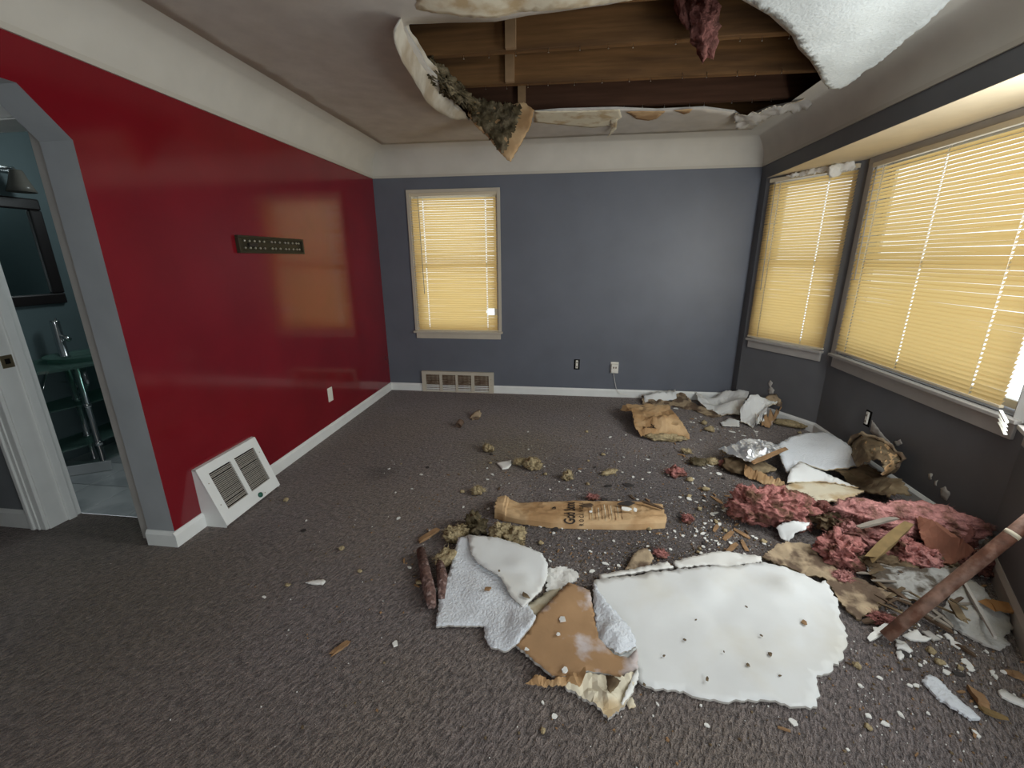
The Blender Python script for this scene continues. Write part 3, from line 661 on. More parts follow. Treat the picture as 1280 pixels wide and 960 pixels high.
# ================================================================== WALL FIXTURES
# slanted floor register under the red wall
reg = empty('floor_register', (XL + .07, 2.12, 0)); tag(reg, 'slanted white metal heat register standing against the red wall', 'register')
y0, y1, hz, dp = 1.885, 2.350, 0.350, 0.142
Pt = Vector((XL + .022, y0, hz)); Pb = Vector((XL + dp, y0, 0.012)); sl = (Pb - Pt); SL = sl.length; sl.normalize(); sn = Vector((-sl.z, 0, sl.x)); sn = sn if sn.x > 0 else -sn
V = []
for yy in (y0, y1): V += [Vector((XL, yy, 0)), Vector((XL + dp - .004, yy, 0)), Vector((XL + dp - .004, yy, .012)), Vector((XL + .020, yy, hz)), Vector((XL, yy, hz))]
fixn(mk('side_panel', [v for v in V[:5]] + [v + Y * .004 for v in V[:5]], [(0, 1, 2, 3, 4), (9, 8, 7, 6, 5)] + [(i, (i + 1) % 5, 5 + (i + 1) % 5, 5 + i) for i in range(5)], M_WHITE, reg))
fixn(mk('side_panel', [v - Y * .004 for v in V[5:]] + [v for v in V[5:]], [(0, 1, 2, 3, 4), (9, 8, 7, 6, 5)] + [(i, (i + 1) % 5, 5 + (i + 1) % 5, 5 + i) for i in range(5)], M_WHITE, reg))
kk = dict(O=Pt, U=Y, V=sl, N=sn); WD = y1 - y0
bb = Bag()
for lo, hi in (((0, 0, -.004), (WD, .052, .004)), ((0, SL - .075, -.004), (WD, SL, .004)), ((0, .052, -.004), (.058, SL - .075, .004)), ((WD - .05, .052, -.004), (WD, SL - .075, .004)), ((WD / 2 - .016, .052, -.004), (WD / 2 + .016, SL - .075, .006))): bb.box(lo, hi, **kk)
fixn(bb.make('face_frame', [M_WHITE], reg))
box('top_panel', (0, 0, -.004), (.024, WD, .002), M_WHITE, reg, O=Vector((XL, y0, hz)), U=X, V=Y, N=Z)
box('back_plate', (.05, .05, -.030), (WD - .04, SL - .07, -.026), M_DARK, reg, **kk)
for a, b_ in ((.058, WD / 2 - .016), (WD / 2 + .016, WD - .05)):
    l0 = None; nL = 22
    for i in range(nL):
        t = .056 + (SL - .075 - .056) * (i + .5) / nL
        bend = rnd.choice((-.5, -.35, -.35, -.35, -.1, .25))
        u2 = (sl * math.cos(bend) + sn * math.sin(bend)).normalized()
        if l0 is None or bend != -.35:
            l_ = box('louvre', (a, -.0022, -.006), (b_, .0020, -.001), M_GRILLE, reg, O=Pt + sl * t, U=Y, V=u2, N=u2.cross(Y).normalized() * -1)
            if bend == -.35: l0 = (l_, t)
        else:
            l_ = l0[0].copy(); l_.name = 'louvre'; col.objects.link(l_); l_.location = l0[0].location + sl * (t - l0[1])
lathe('knob', [(0.001, 0.0), (0.016, 0.0), (0.016, 0.008), (0.012, 0.012), (0.001, 0.012)], Pt + sl * (SL - .028) + Y * (WD * .62) + sn * .004, M_GREEN, reg, axis=sn, seg=16)
for u_, t_ in ((.03, .10), (WD - .025, .10), (.03, SL - .12), (.33, SL - .02)):
    lathe('screw', [(0.001, 0), (0.0035, 0), (0.002, 0.0015)], Pt + sl * t_ + Y * u_ + sn * .004, M_BRASS, reg, axis=sn, seg=8)

# rusted register in the back wall
r2 = empty('wall_register', (-1.21, YB, 0)); tag(r2, 'long white wall register with four rusted grilles below the back window', 'register')
x0, x1, h_ = -1.625, -0.800, 0.238
bb = Bag(); ky = dict(O=Vector((x0, YB, 0)), U=X, V=Z, N=-Y); Lr = x1 - x0
bb.box((0, h_ - .036, 0), (Lr, h_, .030), **ky); bb.box((0, 0, 0), (Lr, .012, .030), **ky)
edges = [(0, .045), (.205, .235), (.390, .415), (.570, .605), (Lr - .055, Lr)]
for a, b_ in edges: bb.box((a, .012, 0), (b_, h_ - .036, .030), **ky)
fixn(bb.make('frame', [M_CASING], r2))
for i in range(4):
    a, b_ = edges[i][1], edges[i + 1][0]
    g = box('grille', (a, .012, .002), (b_, h_ - .036, .008), M_RUST, r2, **ky)
    for j in range(9):
        z_ = .022 + j * .0195
        box('louvre', (a + .002, z_, .008), (b_ - .002, z_ + .007, .020 + (.004 if rnd.random() < .3 else 0)), M_RUST, g, **ky)
for z_ in (.09, .16): lathe('screw', [(0.001, 0), (0.004, 0), (0.003, 0.002)], (x1 - .028, YB - .030, z_), M_BRASS, r2, axis=-Y, seg=8)

# hook board on the red wall
hk = empty('key_rack', (XL, 2.85, 1.55)); tag(hk, 'dark framed key rack with two rows of nickel studs on red wall', 'rack')
ky = dict(O=Vector((XL, 2.512, 1.495)), U=Y, V=Z, N=X); Lk, Hk = 0.668, 0.105
box('backboard', (.01, .01, 0), (Lk - .01, Hk - .01, .010), M_BRONZE, hk, **ky)
for lo, hi in (((0, 0, 0), (Lk, .014, .026)), ((0, Hk - .014, 0), (Lk, Hk, .026)), ((0, .014, 0), (.018, Hk - .014, .026)), ((Lk - .018, .014, 0), (Lk, Hk - .014, .026))):
    box('frame_rail', lo, hi, M_BRONZE, hk, bevel=.003, **ky)
st0 = None
for r_ in (.032, .074):
    for s_ in (.055, .10, .145, .19, .235, .31, .345, .395, .455, .49, .54, .585, .615):
        P_ = Vector((XL + .010, 2.512 + s_, 1.495 + r_))
        if st0 is None: st0 = lathe('stud', [(.003, 0), (.003, .006), (.007, .008), (.0075, .012), (.004, .015), (.001, .0155)], P_, M_NICKEL, hk, axis=X, seg=10); sp0 = P_
        else: c = st0.copy(); c.name = 'stud'; col.objects.link(c); c.location = st0.location + (P_ - sp0)
box('key_hook', (.085, .040, .010), (.165, .062, .030), M_BLACKWOOD, hk, bevel=.004, **ky)

# outlets
def plate(name, label, O, U, V, N, w, h, kind):
    root = empty(name, O); tag(root, label, 'outlet'); k = dict(O=O, U=U, V=V, N=N)
    if kind == 'blank':
        box('cover_plate', (-w / 2, -h / 2, 0), (w / 2, h / 2, .006), M_PLATE, root, bevel=.003, **k)
        for z in (-.03, .03): lathe('screw', [(.001, 0), (.003, 0), (.002, .001)], O + V * z + N * .006, M_NICKEL, root, axis=N, seg=8)
    else:
        box('box_opening', (-w / 2, -h / 2, 0), (w / 2, h / 2, .003), M_DARK, root, **k)
        rc = box('receptacle', (-.012, -h * .36, .003), (.014, h * .42, .014), M_PLATE, root, bevel=.003, **k)
        for z in (-.022, .024): box('slot', (-.006, z - .008, .014), (.007, z + .008, .0155), M_GREYSTUD, rc, **k)
    return root
c_ = AX(412.5, 493, XL); plate('wall_outlet', 'white blank cover plate low on the glossy red wall', c_, Y, Z, X, .072, .122, 'blank')
c_ = AY(721, 455.5, YB); plate('wall_outlet', 'uncovered outlet with dark open box low on the blue back wall', c_, X, Z, -Y, .062, .112, 'open')
c_ = AY(768, 459.5, YB)
oo = empty('wall_outlet', c_); tag(oo, 'outlet with a square adapter and a thin white cord hanging to the baseboard', 'outlet')
ky = dict(O=c_, U=X, V=Z, N=-Y); box('cover_plate', (-.042, -.062, 0), (.042, .062, .006), M_PLATE, oo, bevel=.003, **ky); ad = box('adapter', (-.036, -.048, .006), (.036, .046, .042), M_PLATE, oo, bevel=.005, **ky)
for s_ in (-.012, .012): box('slot', (s_ - .006, .000, .042), (s_ + .006, .018, .0435), M_RUST, ad, **ky)
cp_ = [c_ + Vector((-.006, -.02, -.06)), AY(768, 474, YB - .02), AY(770, 484, YB - .022), AY(773, 491, YB - .03), AY(780, 493, YB - .06), AZ(790, 494, .012), AZ(800, 493, .01)]
mktube('cord', cp_, .0022, M_PLATE, oo, seg=6)
c_ = AX(1085, 523, 2.13); plate('wall_outlet', 'bare dark outlet box with broken plaster round it under the wide bay window', c_, -Y, Z, -X, .060, .115, 'open')
# plaster scars on the bay walls (bare patches where paint came away)
def scar(px_list, wall, Pw, nrm, par, seed):
    d = Vector((0, 0, 1)).cross(nrm)
    pts = []
    for px, py in px_list:
        r = ray(px, py); pts.append(EYE + r * ((Pw - EYE).dot(nrm) / r.dot(nrm)) + nrm * .001)
    sheet('bare_patch', pts, M_GYPS, th=.0015, jag=.004, res=.02, bump=0, basis=(d, Z, nrm), seed=seed, parent=par)
wm = bpy.data.objects['wall_bay_middle']; wf = bpy.data.objects['wall_bay_far']
scar([(960, 479), (963, 475), (966, 478), (964, 483), (968, 487), (967, 492), (962, 493), (960, 488), (962, 484)], 0, BA, nA, wf, 1)
scar([(1090, 525), (1100, 538), (1108, 548), (1118, 558), (1108, 556), (1098, 548), (1088, 540)], 0, BB, -X, wm, 2)
scar([(1176, 610), (1182, 608), (1188, 617), (1184, 626), (1177, 622)], 0, BB, -X, wm, 3)
scar([(1169, 601), (1173, 600), (1171, 607), (1168, 607)], 0, BB, -X, wm, 4)
scar([(1161, 592), (1166, 592), (1165, 599), (1161, 599)], 0, BB, -X, wm, 5)
scar([(1118, 552), (1126, 549), (1128, 555), (1120, 558)], 0, BB, -X, wm, 6)

# ================================================================== BATHROOM
XW = -3.73
mr = empty('wall_mirror', (XW, 2.35, 1.155)); tag(mr, 'bathroom mirror in a dark wood frame above the glass sink', 'mirror')
ky = dict(O=Vector((XW, 1.96, 1.155)), U=Y, V=Z, N=X); Lm, Hm = 0.845, 0.715; fw_ = 0.075
box('glass', (fw_ * .8, fw_ * .8, .006), (Lm - fw_ * .8, Hm - fw_ * .8, .010), M_MIRROR, mr, **ky)
for lo, hi in (((0, 0, 0), (Lm, fw_, .03)), ((0, Hm - fw_, 0), (Lm, Hm, .03)), ((0, fw_, 0), (fw_, Hm - fw_, .03)), ((Lm - fw_, fw_, 0), (Lm, Hm - fw_, .03))): box('frame_rail', lo, hi, M_BLACKWOOD, mr, bevel=.01, **ky)
lm = empty('vanity_light', (XW, 2.60, 1.95)); tag(lm, 'unlit vanity light with smoky glass shade over the bathroom mirror', 'wall light')
box('wall_bar', (0, 2.2, 2.02), (.03, 2.72, 2.06), M_CHROME, lm, O=Vector((XW, 0, 0)), bevel=.006)
mktube('arm', [(XW + .03, 2.66, 2.04), (XW + .09, 2.66, 2.045), (XW + .11, 2.66, 2.02)], .008, M_CHROME, lm)
lathe('shade', [(.028, 0), (.034, -.01), (.045, -.05), (.062, -.10), (.075, -.135), (.071, -.135), (.058, -.10), (.040, -.05), (.026, -.012)], (XW + .11, 2.66, 2.03), M_FROST, lm, seg=24)
vn = empty('glass_vanity', (-3.48, 2.62, 0)); tag(vn, 'green glass washstand with two shelves on chrome legs in the bathroom', 'sink')
def slab(name, xb, xf, yc, hy, z, t, M):
    pts = [(xb, yc - hy)] + [(xb + (xf - xb) * (0.62 + 0.38 * math.sin(math.pi * k / 14)), yc - hy * math.cos(math.pi * k / 14)) for k in range(15)] + [(xb, yc + hy)]
    n = len(pts); V = [Vector((a, b_, z)) for a, b_ in pts] + [Vector((a, b_, z + t)) for a, b_ in pts]
    return fixn(mk(name, V, [tuple(range(n))[::-1], tuple(range(n, 2 * n))] + [(i, (i + 1) % n, n + (i + 1) % n, n + i) for i in range(n)], M, vn))
slab('counter', XW + .01, -3.20, 2.62, .46, .765, .018, M_TGLASS)
slab('shelf', XW + .06, -3.36, 2.60, .33, .475, .010, M_TGLASS); slab('shelf', XW + .06, -3.36, 2.60, .33, .185, .010, M_TGLASS)
lathe('basin', [(.03, -.06), (.10, -.05), (.165, -.01), (.19, .028), (.20, .034), (.193, .034), (.16, .0), (.095, -.038), (.02, -.046)], (-3.45, 2.60, .784), M_TGLASS, vn, seg=32)
for (x_, y_) in ((-3.35, 2.47), (-3.56, 2.57), (-3.35, 2.80), (-3.56, 2.86)):
    lg = lathe('leg', [(.022, 0), (.022, .006), (.019, .010), (.019, .764)], (x_, y_, .003), M_CHROME, vn, seg=16)
    for z_ in (.182, .472): lathe('collar', [(.017, -.012), (.024, -.010), (.024, .020), (.017, .022)], (x_, y_, z_), M_CHROME, lg, seg=16)
mktube('drain_pipe', [(-3.47, 2.60, .75), (-3.47, 2.60, .60), (-3.50, 2.60, .56), (-3.56, 2.60, .56), (-3.60, 2.60, .60), (XW + .01, 2.60, .60)], .016, M_CHROME, vn)
mktube('supply_hose', [(-3.62, 2.52, .78), (-3.64, 2.48, .66), (-3.60, 2.42, .60), (-3.66, 2.40, .62), (XW + .01, 2.40, .58)], .006, M_CHROME, vn)
fc = empty('faucet', (-3.62, 2.62, .785)); tag(fc, 'upright chrome faucet standing on the glass washstand', 'faucet')
lathe('body', [(.034, 0), (.034, .012), (.028, .016), (.028, .255), (.026, .265), (.004, .267)], (-3.62, 2.62, .785), M_CHROME, fc, seg=18)
mktube('spout', [(-3.61, 2.62, .935), (-3.575, 2.625, .925), (-3.55, 2.63, .912)], .017, M_CHROME, fc); mktube('lever', [(-3.62, 2.62, 1.045), (-3.60, 2.62, 1.062)], .006, M_CHROME, fc)
tag(box('marble_strip', (-.24, 0, 0), (.24, .012, .07), M_MARBLE, None, O=Vector((-3.44, 2.30, .004)), U=Vector((.86, .5, 0)).normalized(), V=Vector((-.5, .86, 0)).normalized(), N=Vector((0, .1, 1)).normalized(), bevel=.002), 'loose strip of pale marble baseboard leaning beneath the glass washstand', 'tile')

# ================================================================== TORN CEILING
hp = empty('hanging_plasterboard', AZ(520, 60, 2.48)); tag(hp, 'long curled strip of plasterboard peeled down along the hole, cream back showing', 'plasterboard')
inn = [(505, 22), (513, 37), (524, 54.7), (534.7, 73), (545.6, 85), (552, 98.5), (565, 114), (567.5, 127), (580.6, 140)]
out = [(500, 26), (492, 41.6), (496.4, 63.5), (506, 83), (521.6, 107), (534.7, 129), (552, 143), (569.7, 150), (584, 147.7)]
def loft(name, rows, M, th, nrm_dir, parent, seed, mats=None, jag=.003):
    rr = random.Random(seed); n = len(rows[0]); k = len(rows); top = [p for r in rows for p in r]
    bot = [p + nrm_dir * th for p in top]; V = [p + Vector((rr.uniform(-1, 1), rr.uniform(-1, 1), rr.uniform(-1, 1))) * jag for p in top]; V += [a + nrm_dir * th for a in V]
    F = []; mi = []; N_ = n * k
    for i in range(k - 1):
        for j in range(n - 1):
            q = (i * n + j, i * n + j + 1, (i + 1) * n + j + 1, (i + 1) * n + j); F.append(q); mi.append(0); F.append(tuple(a + N_ for a in q[::-1])); mi.append(1)
    def edge(a, b_): F.append((b_, a, a + N_, b_ + N_)); mi.append(2)
    for j in range(n - 1): edge(j, j + 1); edge((k - 1) * n + j + 1, (k - 1) * n + j)
    for i in range(k - 1): edge((i + 1) * n, i * n); edge(i * n + n - 1, (i + 1) * n + n - 1)
    return fixn(mk(name, V, F, mats or [M, M, M], parent, True, mi))
def dens(l, k=3):
    o = []
    for i in range(len(l) - 1):
        for s in range(k): o.append(tuple(l[i][c] + (l[i + 1][c] - l[i][c]) * s / k for c in (0, 1)))
    return o + [l[-1]]
I_ = dens(inn); O_ = dens(out); rows = []
for s in range(7):
    t = s / 6; row = []
    for (a, b_), (c, d) in zip(I_, O_):
        k_ = len(row) / len(I_); drop = 0.115 * math.sin(math.pi * min(1, .15 + k_ * .85)) + .02
        row.append(AZ(a + (c - a) * t, b_ + (d - b_) * t, ZT - .01 - drop * (t ** 1.5)))
    rows.append(row)
loft('peeled_board', rows, M_CREAM, .011, Vector((-.5, .3, .6)).normalized(), hp, 4, [mat('peeled_board_back', (.40, .33, .235), rough=.9, vary=.12, vscale=6, color2=(.55, .51, .42), c2scale=3, c2lo=.45, c2hi=.6), M_CEIL, M_COVE])  # paler rim material puts the light on the torn edge into its colour
w_ = lump('wool_fringe', AZ(566, 112, 2.49), (.065, .42, .045), M_OLIVE, seed=3, sub=5, amp=.8, freq=2.6, rot=-.16, floor=None, parent=hp, aniso=(1, 3, 1), fine=.3)
# triangular flap hanging from the far edge, mouldy wool stuck to its upper face
tf = empty('hanging_flap', AY(640, 135, 3.56)); tag(tf, 'triangular flap of ceiling board hanging down with olive mouldy wool stuck on', 'plasterboard')
tri_px = [(585, 144), (588, 122), (600, 124), (620, 131), (642, 131), (655, 128), (668, 138), (664, 155), (654, 176), (638, 203), (629, 195), (611, 173), (596, 159)]
bs = (X, Z, -Y)
sheet('board', [AY(px, py, 3.60 - (py - 125) * .0012) for px, py in tri_px], M_KRAFT, th=.010, jag=.004, res=.025, bump=.006, basis=bs, parent=tf, seed=8, rim=M_DKBROWN)
wl_px = [(586, 141), (590, 122), (605, 124), (625, 130), (645, 130), (652, 134), (648, 152), (640, 168), (634, 185), (627, 192), (611, 171), (597, 157)]
sheet('wool_layer', [AY(px, py, 3.585 - (py - 125) * .0012) for px, py in wl_px], M_OLIVE, th=.012, jag=.016, res=.018, bump=.035, bfreq=22, basis=bs, parent=tf, seed=9)
tag(lump('hanging_insulation', AY(879, 22, 2.60), (.075, .05, .17), M_PINKD, seed=5, sub=4, amp=.55, freq=2.0, aniso=(2.2, 1, .8), floor=None, tilt=-.22, fine=.22), 'dirty pink insulation wad dangling from between the exposed ceiling joists', 'insulation')
tag(lump('hanging_insulation', AY(852, 2, 2.61), (.035, .03, .11), M_PINKD, seed=6, sub=3, amp=.55, freq=2.0, aniso=(2.2, 1, .8), floor=None, tilt=-.35, fine=.22), 'thin brownish insulation strand beside the larger dangling pink wad', 'insulation')
# large white textured sheet hanging at the near right of the hole
wpx = [(900, -42, 2.43), (925, -3, 2.42), (945, 8, 2.42), (965, 17.5, 2.415), (992.5, 42.5, 2.40), (997.5, 55, 2.40), (1011, 69, 2.39), (1020, 82.5, 2.385), (1027.5, 100, 2.375), (1037.5, 110, 2.37), (1050, 111, 2.37), (1070, 100, 2.38), (1080, 90, 2.39), (1095, 81, 2.40), (1115, 64, 2.41), (1135, 47.5, 2.42), (1157.5, 30, 2.43), (1172.5, 15, 2.44), (1187.5, 0, 2.45), (1225, -45, 2.47), (1000, -80, 2.46)]
tag(sheet('hanging_ceiling_sheet', [AZ(*p) for p in wpx], M_GYPS, th=.006, jag=.006, res=.03, bump=.010, bfreq=4, seed=11, under=M_TEXH), 'big white textured ceiling sheet hanging with a ragged point beside the hole', 'plasterboard')
tpx = [(520, 12, 2.47), (540, 17, 2.46), (580, 20, 2.455), (620, 22, 2.455), (660, 16, 2.46), (700, 13, 2.46), (740, 8, 2.465), (790, 0, 2.47), (860, -14, 2.475), (780, -45, 2.485), (640, -40, 2.485), (520, -35, 2.485)]
tag(sheet('hanging_ceiling_paper', [AZ(*p) for p in tpx], M_CREAM, th=.003, jag=.004, res=.03, bump=.008, bfreq=5, seed=12, under=M_CREAM), 'strip of pale ceiling paper sagging along the near edge of the hole', 'paper')
# torn layers along the far edge: parts of the ceiling
def cpatch(name, pxs, M, seed, dz=-.002, th=.0015, jag=.004): return sheet(name, [AZ(px, py, ZT + dz + sag(0, 9)) for px, py in pxs], M, th=th, jag=jag, res=.03, bump=.0, seed=seed, parent=ceil)
cpatch('torn_layer', [(668, 139), (720, 139), (775, 137), (777, 147), (762, 157), (740, 160), (700, 156), (668, 153)], M_CREAM, 21, dz=-.009)
cpatch('torn_layer', [(783, 140), (800, 139), (832, 139), (820, 149), (811, 151), (795, 149)], M_KRAFT, 22, dz=-.009)
cpatch('torn_layer', [(842, 138), (866, 136), (862, 141), (855, 143)], M_KRAFT, 23, dz=-.009)
cpatch('torn_layer', [(1152, 42), (1158, 30), (1172, 16), (1192, -5), (1184, 12), (1174, 36), (1165, 62), (1163, 60)], M_BOARDB, 24, dz=-.009)
cpatch('torn_layer', [(1226, -6), (1222, 20), (1213, 50), (1216, 58), (1211, 64), (1224, 66), (1228, 48), (1236, 44), (1246, 40), (1262, 31), (1262, 26), (1250, 24), (1246, 12), (1248, -6)], M_COVE, 25, dz=-.009)
cpatch('torn_layer', [(1113, 67), (1138, 64), (1139, 66), (1114, 69)], M_DKBROWN, 26, dz=-.009)
sheet('peeled_sliver', [AZ(763, 150, 2.49), AZ(772, 148, 2.485), (AZ(770, 162, 2.47)), AZ(759, 172, 2.465), AZ(764, 162, 2.475)], M_CREAM, th=.003, jag=.003, res=.015, parent=ceil, seed=27)
# crumpled strip at the far right corner of the hole
tag(sheet('crumpled_ceiling_strip', [AZ(918, 146, 2.47), AZ(945, 138, 2.475), AZ(990, 128, 2.48), AZ(1040, 119, 2.485), AZ(1048, 124, 2.47), AZ(1010, 134, 2.45), AZ(965, 146, 2.445), AZ(928, 162, 2.43), AZ(920, 158, 2.44)], M_GYPS, th=.005, jag=.008, res=.022, bump=.03, bfreq=14, seed=28, under=M_GYPS, rim=M_CREAM), 'crumpled grey strip of ceiling board sagging at the far right hole corner', 'plasterboard')
# torn paper along the soffit over the small bay blind
sp_ = empty('torn_soffit_paper', BA + dA * .55 + nA * .03 + Z * 2.10); tag(sp_, 'torn white paper crumpled above the narrow bay blind', 'paper')
sheet('strip', [BA + dA * s + nA * .046 + Z * z for s, z in ((.22, 2.115), (.45, 2.128), (.74, 2.128), (.76, 2.06), (.68, 2.075), (.60, 2.03), (.55, 2.09), (.40, 2.085), (.25, 2.095))], M_CHIP, th=.004, jag=.008, res=.018, bump=.02, bfreq=20, basis=(dA, Z, nA), parent=sp_, seed=31)
lump('wad', BA + dA * .63 + nA * .075 + Z * 2.075, (.05, .022, .045), M_CHIP, seed=9, sub=3, amp=.6, freq=2, floor=None, parent=sp_)

# ================================================================== DEBRIS ON THE FLOOR
FL = .003
def fsheet(name, label, cat, pxs, M, th=.006, z=.006, parent=None, **k):
    pts = [AZ(p[0], p[1], p[2] if len(p) > 2 else z) for p in pxs]
    if 'inner' in k: k['inner'] = [AZ(*p) for p in k['inner']]
    o = sheet(name, pts, M, th=th, parent=parent, floor=FL, **k)
    if label: tag(o, label, cat)
    return o

# --- the largest white sheet in the foreground, its corner folded over, with broken strips along the far edge
bs_ = empty('torn_ceiling_sheet', AZ(900, 790, 0)); tag(bs_, 'largest white torn ceiling sheet lying flat in the foreground, one corner folded over', 'plasterboard')
big = [(742, 728, .03), (742, 755, .012), (745, 781, .010), (749, 802, .008), (768, 822, .006), (796, 835, .006), (797, 853), (818, 865), (839, 865), (859.5, 869), (880, 875), (898, 878), (916, 878), (934, 876.5), (954.6, 878), (975.3, 882.7), (987, 887), (1021, 886), (1023, 868), (1021, 846), (1034.7, 844), (1040.7, 835), (1051, 828), (1052.5, 817), (1058.5, 805.5), (1055.5, 785), (1049.6, 776), (1048, 758, .012), (1042, 743, .02), (1031.8, 727, .03), (1026, 730, .032), (1005, 719, .04), (978, 709, .045), (951.6, 704.5, .035), (910, 710.5, .03), (883, 709, .03), (844.7, 713.4, .026), (790, 720, .03)]
fsheet('main_face', None, None, big, M_PAPER, th=.009, z=.004, res=.028, jag=.007, bump=.009, bfreq=4.0, crease=.010, cfreq=3.2, parent=bs_, seed=41, rim=M_GYPS, inner=[(900, 770, .010), (960, 790, .006), (850, 800, .010), (820, 760, .022), (985, 728, .055), (930, 735, .022), (1000, 760, .018), (880, 735, .030)])
fold = [(741.5, 728, .045), (746, 735, .05), (757, 752.5, .05), (772, 768, .045), (787.5, 785, .04), (795, 803, .035), (795, 809, .03), (774, 819, .022), (761, 811.5, .02), (749, 801.7, .018), (745, 781, .022), (741.5, 755, .03)]
fsheet('folded_corner', None, None, fold, M_TEXW, th=.007, res=.018, jag=.004, bump=.006, bfreq=14, parent=bs_, seed=42, rim=M_GYPS, inner=[(760, 785, .052), (775, 797, .050)])
fsheet('edge_strip', None, None, [(748, 721, .012), (780, 715, .012), (812, 709, .014), (834, 704, .016), (842, 711, .018), (800, 717, .018), (750, 727, .016)], M_CHIP, th=.010, res=.02, jag=.004, bump=.006, parent=bs_, seed=43, rim=M_GYPS)
fsheet('edge_strip', None, None, [(841, 704, .012), (862, 698, .012), (883, 694, .014), (907, 691, .018), (951, 697, .020), (952, 705, .022), (910, 711, .014), (883, 709, .014), (847, 713, .012)], M_CHIP, th=.010, res=.02, jag=.005, bump=.008, parent=bs_, seed=44, rim=M_GYPS)
# --- white textured sheet to its left with the smooth back folded over
ls = empty('torn_ceiling_sheet', AZ(615, 740, 0)); tag(ls, 'white pebbled ceiling sheet with its smooth back folded over, next to the brown board', 'plasterboard')
fsheet('textured_face', None, None, [(573, 673, .05), (584.5, 671, .05), (625, 680, .03), (660, 700, .03), (668, 735, .03), (660, 757, .035), (670, 772, .06), (664, 784, .062), (657, 792.6, .045), (646.5, 806.7, .03), (632, 815.6, .008), (613, 810, .010), (606, 798, .012), (605, 784, .012), (575, 784, .008), (545, 785, .006), (549, 750, .012), (563, 711, .03)], M_TEXW, th=.008, res=.020, jag=.003, bump=.006, bfreq=8, parent=ls, seed=45, rim=M_GYPS, inner=[(600, 740, .030), (585, 770, .016), (630, 780, .022), (645, 775, .045), (625, 800, .016)])
fsheet('folded_back', None, None, [(584.5, 670, .062), (600, 671, .06), (622, 673, .058), (657, 684.5, .058), (678, 692.7, .055), (685, 707.5, .045), (684, 722, .040), (676.6, 739, .042), (664, 752, .044), (653.6, 760, .045), (639, 746.5, .048), (625, 722, .052), (597, 704, .056), (589, 693, .06)], M_PAPER, th=.005, res=.020, jag=.003, bump=.005, bfreq=7, parent=ls, seed=46, rim=M_GYPS, inner=[(640, 705, .058), (655, 725, .055)])
tag(fsheet('torn_scrap', None, None, [(683, 712, .008), (707, 709, .008), (721, 716, .008), (724, 722, .008), (718, 727), (706, 732), (696, 741), (683, 742)], M_CHIP, th=.005, z=.006, res=.014, jag=.007, bump=.006, crease=.015, cfreq=14, smooth=False, seed=47), 'pale cracked scrap of plaster paper behind the brown board', 'paper')
tag(fsheet('torn_scrap', None, None, [(655, 762, .012), (668, 750, .012), (682, 741, .010), (700, 737, .008), (696, 748), (684, 758), (672, 772, .014), (664, 770, .014)], M_CREAM, th=.005, z=.008, res=.02, jag=.005, bump=.010, seed=48), 'cream paper scrap tucked between white pebbled sheet and brown board', 'paper')
# --- brown board with torn layered lower edge
bb_ = empty('brown_board', AZ(715, 800, 0)); tag(bb_, 'brown backed board piece with a torn layered edge beside the largest sheet', 'plasterboard')
fsheet('board', None, None, [(711, 731, .030), (737, 741, .026), (744, 777, .014), (749, 802, .010), (768, 822, .010), (785, 826, .016), (796, 814, .024), (798, 838, .022), (775, 850, .020), (735, 842, .022), (726, 846, .022), (700, 850, .020), (690, 848, .020), (667, 828, .022), (645, 809, .022), (658, 792, .026), (669, 774, .028), (685, 757, .030), (702, 739, .030)], M_BOARDB, th=.013, res=.02, jag=.003, bump=.004, parent=bb_, seed=49, rim=M_GYPS)
fsheet('layered_edge', None, None, [(706, 862, .006), (722, 850, .018), (735, 843, .024), (775, 852, .022), (797, 840, .024), (791, 866, .008), (781, 886, .004), (760, 901, .004), (752, 892, .004), (726, 873, .004)], M_CREAM, th=.012, res=.016, jag=.004, bump=.006, bfreq=13, crease=.028, cfreq=14, smooth=False, parent=bb_, seed=50, rim=M_GYPS, inner=[(760, 872, .030), (740, 862, .006)])
fsheet('paper_curl', None, None, [(657, 853, .02), (666, 846, .03), (675, 843, .04), (690, 851, .03), (712, 845, .035), (732, 837, .055), (731, 845, .05), (724, 860, .02), (700, 860, .012), (672, 858, .010)], M_KRAFT, th=.004, res=.014, jag=.003, bump=.006, bfreq=16, crease=.025, cfreq=16, smooth=False, parent=bb_, seed=51)
fsheet('paper_curl', None, None, [(757, 845, .045), (766, 846, .060), (776, 852, .055), (768, 862, .04), (762, 868, .034), (759, 860, .036)], M_DKBROWN, th=.003, res=.010, jag=.002, bump=.006, parent=bb_, seed=52)
fsheet('white_edge', None, None, [(797, 836, .036), (798, 848, .026), (790, 868, .012), (778, 884, .008), (776, 878, .02), (785, 860, .03), (790, 846, .036)], M_CHIP, th=.004, res=.012, jag=.003, bump=.006, parent=bb_, seed=53)
fsheet('paper_corner', None, None, [(783, 880, .004), (790, 872, .006), (795, 884, .004), (786, 887, .004)], M_CREAM, th=.004, res=.012, jag=.002, parent=bb_, seed=54)

